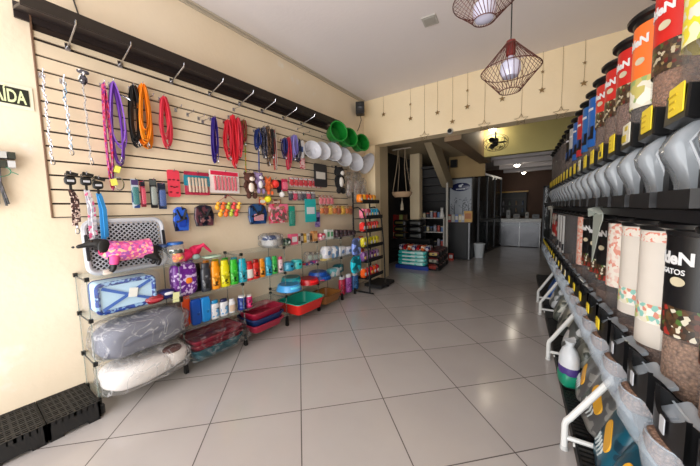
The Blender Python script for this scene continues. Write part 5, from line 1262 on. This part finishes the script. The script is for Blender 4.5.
def brand(parent, z0, z1, col, txt2=None, size=.066, photo=.3, a=1.25, badge=True, tcol=WHITE):
    size *= .8
    """wrap-round label: name on top, round badge, food picture along the bottom"""
    h = z1-z0
    arc_panel(TR+.0022, z0+h*photo, z1, a).build('label', mat(col, .4), parent)
    if photo: arc_panel(TR+.0022, z0, z0+h*photo+.001, a).build('label_picture', FOOD_CAT if sum(col) < 100 else FOOD if not 300 < sum(col) < 640 or col[1] < 80 else printed([(226, 222, 206), (200, 190, 120), (160, 180, 120), (240, 236, 224)], 26, .4), parent)
    text_mb('GoldeN', size, (0.0, 0, z1-.075), .0006, .0022, cyl=TR+.004).build('brand_lettering', tcol, parent)
    if txt2: text_mb(txt2, size*.45, (0.03, 0, z1-.12), .0006, .0004, cyl=TR+.004).build('variety_lettering', tcol, parent)
    if badge:
        m = MB(); pts = []
        for k in range(18):
            q = 2*PI*k/18; pts.append((.022*math.cos(q), .016*math.sin(q)))
        vs = [((TR+.005)*math.sin((x+.05)/TR), -(TR+.005)*math.cos((x+.05)/TR), z0+h*.56+z) for x, z in pts]
        m.add(vs, [tuple(range(18))]).build('badge', mat((206, 196, 170), .4), parent)
        text_lines = MB()
UP = {0: ('pale yellow green', (226, 222, 120), None), 1: ('red', (206, 44, 34), 1), 2: ('orange', (244, 130, 60), 1), 3: ('red', (204, 48, 40), 1), 4: ('red', (204, 54, 46), 1), 5: ('red', (206, 66, 54), 1),
      6: ('blue', (44, 110, 184), None), 7: ('blue', (50, 114, 180), None), 8: ('red and blue', (190, 60, 64), None), 9: ('blue', (60, 110, 180), None), 10: ('pale', (190, 190, 190), None), 11: ('dark', (50, 44, 44), None)}
SG = {0: 'yellow', 1: 'yellow', 2: 'white', 3: 'yellow', 4: 'black', 5: 'yellow', 6: 'yellow', 7: 'white'}
KC = {0: None, 1: (176, 128, 98), 2: (108, 98, 94), 3: (150, 116, 100), 4: (140, 110, 94), 5: (132, 106, 92), 6: (128, 104, 92), 7: (124, 102, 92)}
for i in NI:
    v = P0+PITCH_D*i
    if i >= -1:
        nm = UP.get(i, ('no', None, None))
        if i == -1: lab = 'upper kibble dispenser nearest the viewer, cut off by the right photo edge'
        elif nm[1]: lab = 'upper row kibble dispenser with a %s label, %s tube from the near end' % (nm[0], ORD[i])
        else: lab = 'upper row kibble dispenser with a plain dark tube, %s tube from the near end' % ORD[i]
        d = thing('kibble_dispenser', lab, 'dispenser', rl(AX, v, UZ), RW, 'upper row of kibble dispensers')
        inst('spout_base', BB_ME, d, (0, -.04, -.02)); inst('chute', CH_ME, d); inst('flap', FL_ME[0], d); inst('flap', FL_ME[1], d); inst('throat', TH_ME, d)
        inst('tube', TU_ME, d, (0, 0, .305)); inst('lid', LID_ME, d, (0, 0, .835))
        kc = KC.get(i, (112, 96, 88))
        if kc: inst('kibble', kib(.5 if i != 2 else .46, kc), d, (0, 0, .31), label='brown kibble')
        else: inst('kibble', kib(.05, (110, 90, 78)), d, (0, 0, .31), label='brown kibble')
        sign(d, SG.get(i, 'yellow'))
        if i == -1: brand(d, .53, .815, (226, 222, 120), None, badge=False)
        elif i == 0:
            arc_panel(TR+.0022, .5, .815, 1.3).build('label', printed([(226, 222, 206), (230, 218, 70), (236, 232, 190), (190, 200, 110)], 7, .4, 'NOISE'), d)
            arc_panel(TR+.003, .65, .77, .9).build('label_band', mat((232, 220, 60), .4), d)
        elif nm[2]: brand(d, {1: .50, 2: .44}.get(i, .53), .815, nm[1], None, photo=.36)
        elif nm[1]:
            arc_panel(TR+.0022, .44 if i < 10 else .53, .815, 1.2).build('label', mat(nm[1], .4), d)
            arc_panel(TR+.003, .5, .6, .7).build('label_picture', printed([(30, 30, 40), (60, 100, 160), (20, 24, 36)], 20), d)
            arc_panel(TR+.003, .72, .74, .6).build('label_band', mat((220, 220, 226), .4), d)
    # ---- lower row
    lname = {0: 'with a black cat food label', 1: 'with a white label curling at its foot', 2: 'with a tall white label', 3: 'behind a folded grey sheet', 4: 'with a black label, right of three', 5: 'with a black label, middle of three', 6: 'with a black label, left of three', 7: 'with a narrow red and white label', 11: 'with a white paper strip', 12: 'with a white paper strip', 13: 'with a white paper strip'}.get(i)
    if i == -1: lab = 'lower row kibble dispenser second from the near end, cut by the right photo edge'
    elif i == -2: lab = 'lower row kibble dispenser nearest the viewer, at the bottom right corner'
    elif lname: lab = 'lower row kibble dispenser %s, %s from near end' % (lname, ORD[i])
    else: lab = 'lower row kibble dispenser without a label, %s tube from the near end' % ORD[i]
    d = thing('kibble_dispenser', lab, 'dispenser', rl(AX, v, LZ), RW, 'lower row of kibble dispensers')
    inst('scoop', SC_ME, d)
    # open throat seen from above: curved black shield, cheeks and a clear cover
    if 'SH_ME' not in globals():
        b = MB(); n = 12; vs = []; fs = []
        for k in range(n+1):
            x = -.1+.2*k/n; q = abs(x)/.1; top = .345+.055*q**2; y = -.158-.018*(1-q*q)
            vs += [(x, y, .285), (x, y, top), (x, y+.012, top), (x, y+.012, .285)]
            if k:
                o = (k-1)*4
                for e in range(4): fs.append((o+e, o+(e+1) % 4, o+4+(e+1) % 4, o+4+e))
        fs += [(3, 2, 1, 0), (n*4, n*4+1, n*4+2, n*4+3)]
        b.add(vs, fs)
        for s in (-1, 1): b.prism([(-.158, .28), (-.158, .4), (-.125, .375), (-.085, .33), (-.02, .29), (.06, .29), (.06, .2), (-.02, .19), (-.06, .15), (-.07, .1), (-.05, .04), (-.07, .0), (-.11, .04), (-.125, .1), (-.11, .17), (-.13, .23)][::-1], .008, (s*.096, 0, 0), axis='x')
        SH_ME = b.mesh('shield', BLK)
        b = MB().prism([(-.148, .318), (-.148, .326), (-.09, .362), (-.08, .362), (-.08, .352)], .178, axis='x').box((0, -.118, .35), (.178, .006, .01), (.5, 0, 0)).box((-.03, -.14, .335), (.03, .02, .012), (.5, 0, 0))
        CV_ME = b.mesh('clear_cover', mat((206, 214, 222), .08, alpha=.6, coat=.5))
        SK_ME = MB().blob((0, -.14, .245), (.145, .12, .08), .6).mesh('scoop_kibble', kibble((150, 118, 100)))
    inst('shield', SH_ME, d); inst('clear_cover', CV_ME, d)
    if i < 6 or i % 3 == 0: inst('scoop_kibble', SK_ME, d, (0, 0, .0), label='brown kibble')
    inst('tube', TL_ME, d, (0, 0, .27)); inst('lid', LID_ME, d, (0, 0, .885))
    kh = {-2: .3, -1: .28, 0: .24}.get(i, .06 + .04*((i*5) % 3))
    inst('kibble', kib(kh, (176, 138, 112) if i <= 0 else (140, 112, 98)), d, (0, 0, .275), label='brown kibble')
    if i in (-2, -1, 0, 1):
        m = MB(); m.rbox((.03, -.179, .335), (.03, .003, .05), .004, n=2).build('price_clip', mat((190, 192, 196), .35), d)
    else: sign(d, 'yellow' if i not in (7, 8, 10) else 'white', .345, -.18, .62)
    if i in (-1, 0): brand(d, .52, .865, (22, 22, 26), 'GATOS', .072, photo=.3)
    elif i in (4, 5, 6): brand(d, .48, .86, (22, 22, 26), None, .066, photo=.26)
    elif i in (1, 2):
        arc_panel(TR+.0022, .43 if i == 2 else .38, .87, 1.15).build('label', mat((218, 211, 202), .45, vary=.05, vscale=14), d)
        arc_panel(TR+.003, .82, .86, 1.05).build('label_heading', printed([(226, 150, 132), (232, 224, 214), (230, 222, 212)], 110, .4), d)
        arc_panel(TR+.003, .48, .56, 1.1).build('label_picture', printed([(150, 200, 190), (226, 220, 200), (216, 150, 130), (204, 210, 150), (236, 232, 224), (232, 228, 220)], 55, .4), d)
    elif i == 3:
        arc_panel(TR+.0022, .5, .87, 1.1).build('label', printed([(230, 206, 196), (234, 226, 216), (222, 160, 144), (232, 224, 214)], 60, .4), d)
    elif i == 7: arc_panel(TR+.0022, .44, .87, .9).build('label', printed([(226, 190, 176), (228, 150, 130), (232, 216, 204)], 70, .4), d)
    elif i in (11, 12, 13):
        arc_panel(TR+.0022, .36+.03*(i % 2), .84, .55).build('label', mat((222, 222, 222), .45), d); arc_panel(TR+.003, .42, .5, .5).build('label_picture', mat((50, 50, 56), .4), d)
    elif i in (15, 16): arc_panel(TR+.0022, .5, .84, .9).build('label', printed([(190, 60, 56), (220, 210, 200), (80, 50, 44)], 16, .4), d)
ROT = math.atan(K); V0, V1 = P0+PITCH_D*-2.5, P0+PITCH_D*18.6
def rail(name, u, z, d, h, m, lab, cat):
    o = MB().box((0, 0, 0), (d, (V1-V0), h)).build(name, m, None, rl(u, (V0+V1)/2, z), ROT); return tag(o, lab, cat)
# carrier stand: rails, posts
LEN = V1-V0
for z, nm, f in ((UZ-.045, 'upper', -.135), (LZ+.0, 'lower', -.02)):
    q = thing('carrier_rail', 'long black rail under the %s row of kibble dispensers' % nm, 'rail', rl(AX, (V0+V1)/2, 0), ROT)
    MB().box(((f+.135)/2, 0, z), (.135-f, LEN, .05)).build('rail_body', BLK2, q)
    MB().box((f-.007, 0, z-.005), (.014, LEN, .035)).build('front_edge', mat((60, 60, 64), .3, .6), q)
stn = thing('dispenser_stand', 'black steel uprights and grey back panel behind the kibble dispensers', 'stand', rl(AX, (V0+V1)/2, 0), ROT)
for k in range(7):
    y = -LEN/2+.02+(LEN-.04)*k/6
    MB().box((.2, y, 1.2), (.05, .05, 2.4)).build('upright', BLK2, stn)
MB().box((.18, 0, .9), (.012, LEN, .9)).build('back_panel', mat((120, 116, 114), .4), stn)
MB().box((.18, 0, 1.57), (.012, LEN, .42)).build('dark_panel', MATTE, stn)
# folded sheets hanging over the gap between the rows
def sheet(i0, i1, lab, c=(170, 176, 168)):
    va, vb = P0+PITCH_D*i0, P0+PITCH_D*i1
    t = thing('paper_sheet', lab, 'paper', rl(AX-.15, (va+vb)/2, 1.335), RW)
    w = vb-va
    MB().prism([(-w*.5, .0), (w*.5, .02), (w*.5, -.02), (w*.3, -.06), (-w*.1, -.2), (-w*.42, -.3)], .004).build('sheet', mat(c, .6), t)
    MB().ribbon([(-w*.45, .0, .0), (0, -.02, .05), (w*.5, .01, .02)], .06, .003, (0, 1, .3)).build('fold', mat(tuple(min(255, v+20) for v in c), .6), t)
sheet(2.6, 3.5, 'grey paper sheet hanging diagonally over the lower tubes beside the white labels')
sheet(14, 15, 'small pale paper sheet hanging over the far lower tubes', (200, 200, 192))
# ------------------------------------------------------------------ white rack feet
WT = mat((226, 226, 224), .3)
def p_rl(px, py, c):
    d = ray(px, py); t = c/(d.x+K*d.y); q = CAMP+d*t; return q.y
for k, (px, py) in enumerate(((563, 466), (548, 358), (540, 315), (538, 297))):
    v = p_rl(px, py, .25)
    t = thing('white_rack_leg', 'white tubular rack leg, %s from the near end, standing on the tiles' % ORD[k], 'rack', rl(.25, v, 0), ROT, 'white rack legs')
    MB().tube([(0, 0, .012), (0, 0, .15), (.005, 0, .175), (.022, 0, .198), (.2, 0, .50), (.21, 0, .54)], .0165, 10).build('bent_leg', WT, t)
    MB().tube([(.0, 0, .075), (.3, 0, .075)], .013, 8).tube([(.04, 0, .045), (.3, 0, .045)], .011, 8).build('cross_bar', WT, t)
    MB().lathe([(.02, 0), (.02, .02), (.018, .024)], 10).build('foot_cap', mat((200, 200, 198), .5), t)
# black grated platform under the bags
for k in range(10):
    v0 = 1.5+.5*k
    t = thing('floor_grate', 'black ridged floor platform under the bags, %s from the near end' % ORD[k], 'pallet', rl(.30, v0, 0), ROT, 'black ridged platforms')
    m = MB()
    for j in range(14): m.box((.2, .018+.034*j, .035), (.4, .02, .05))
    m.box((.2, .24, .02), (.39, .48, .03)); m.build('ridges', mat((30, 28, 28), .5), t)
    MB().box((.004, .24, .03), (.012, .485, .06)).build('edge', mat((24, 22, 22), .5), t)
# ------------------------------------------------------------------ bags of food on the platform
GB = printed([(120, 120, 118), (96, 96, 96), (140, 138, 134)], 5, .3, 'NOISE')
TB = printed([(16, 78, 96), (20, 96, 116), (14, 62, 80)], 5, .3, 'NOISE')
def food_bag(u, v, z, w, h, d, m, lab, lean=.5, rz=0, band=(232, 180, 60), extra=None, seed=1, mark=True):
    q = rl(u, v, z)
    t = thing('food_bag', lab, 'bag', q, 0, None, rot=(-lean, 0, RW+rz))
    MB().blob((0, 0, h/2), (w, d, h), .5, 22, 16, noise=.035, seed=seed).build('bag', m, t)
    MB().ribbon([(-w*.42, 0, h*.99), (0, .004, h*1.0), (w*.42, 0, h*.99)], .03, .008, (0, .2, 1)).build('top_seal', m, t)
    if band: MB().rbox((w*.05, -d*.5+.004, h*.52), (w*.62, .012, h*.2), .03, (0, .45, 0)).build('yellow_band', mat(band, .4), t, label='slanted yellow band')
    if mark:
        b = MB()
        for k in range(5): b.tube([(-w*.3+.03*k, -d*.47, h*.2), (-w*.22+.03*k, -d*.505, h*.3), (-w*.26+.03*k, -d*.49, h*.38)], .0045, 5)
        b.build('pale_print', mat((200, 206, 206), .4), t)
    return t
PZ = .06
food_bag(.41, 1.50, PZ, .30, .36, .15, TB, 'teal food bag with a yellow band, nearest the viewer under the dispensers', .38, .15, seed=2)
food_bag(.40, 1.80, PZ, .28, .36, .13, TB, 'second teal food bag with pale vertical print behind the nearest white leg', .35, -.1, seed=3)
food_bag(.40, 2.10, PZ, .30, .37, .14, GB, 'grey food bag with a yellow band between the teal bags and the small green bag', .4, .1, seed=4)
food_bag(.41, 2.42, PZ, .28, .33, .14, GB, 'second grey food bag with a yellow band farther along the platform', .35, -.1, seed=5)
t = thing('food_bag', 'small white and purple bag with a green base standing at the platform edge', 'bag', rl(.34, 2.56, PZ+.002), RW+.2)
m = MB().blob((0, 0, .06), (.17, .12, .13), .6, 20, 10, noise=.02).build('base', mat((30, 150, 120), .4), t, label='green base')
MB().lathe([(.085, .1), (.088, .13), (.082, .16)], 20, sy=.72).build('purple_band', mat((90, 70, 140), .4), t, label='purple band')
MB().lathe([(.084, .155), (.08, .22), (.06, .27), (.03, .3), (.045, .34), (0, .335)], 20, sy=.75).build('top', mat((216, 220, 224), .4), t)
CL = [((96, 100, 92), (150, 152, 140), (60, 64, 60), (190, 190, 180)), ((70, 74, 70), (140, 140, 130), (40, 44, 44), (180, 176, 164)), ((200, 202, 204), (120, 122, 120), (230, 230, 230), (90, 94, 92))]
k = 0
for v in (2.72, 2.92, 3.12, 3.34, 3.56, 3.78, 4.0, 4.22, 4.44, 4.66, 4.9, 5.14):
    m = printed(CL[k % 3], 11, .3, 'VORONOI') if k < 9 else printed([(40, 90, 160), (60, 120, 190), (210, 216, 222)], 9, .3)
    food_bag(.40+.03*(k % 2), v, PZ, .22, .27+.04*(k % 3), .12, m, '%s crinkled bag on the platform counted from the small green bag, %s' % (ORD[k], ['greyish green', 'dark grey green', 'silvery white'][k % 3] if k < 9 else 'blue'), .35+.1*(k % 2), .1*(k % 3-1), None, seed=20+k, mark=False); k += 1
for j, v in enumerate((1.95, 2.25, 2.8, 3.05, 3.45, 3.9)):
    food_bag(.66, v, PZ, .24, .27, .1, printed(CL[(j+1) % 3], 9, .3), '%s bag in the row behind, against the wall under the dispensers' % ORD[j], -.1, 0, None, seed=50+j, mark=False)
# ================================================================== LIGHT AND RENDERING
def area(name, loc, size, rot, e, c):
    L = bpy.data.lights.new(name, 'AREA'); L.shape = 'RECTANGLE'; L.size, L.size_y = size; L.energy = e; L.color = c
    o = bpy.data.objects.new(name, L); COL.objects.link(o); o.location = loc; o.rotation_euler = rot; return o
area('shop_front_daylight', (-.9, -1.45, 1.4), (3.9, 2.6), (PI/2+.12, 0, 0), 172, (.98, .985, .985))
area('sunlit_pavement_bounce', (-.8, -2.3, .05), (4.2, 1.2), (PI-.25, 0, 0), 110, (1, .985, .975))
w = bpy.data.worlds.new('world'); sc.world = w; w.use_nodes = True
w.node_tree.nodes['Background'].inputs[0].default_value = (.9, .95, 1, 1); w.node_tree.nodes['Background'].inputs[1].default_value = .6
sc.view_settings.view_transform = 'Standard'; sc.view_settings.look = 'None'; sc.view_settings.gamma = 1; sc.view_settings.exposure = 0
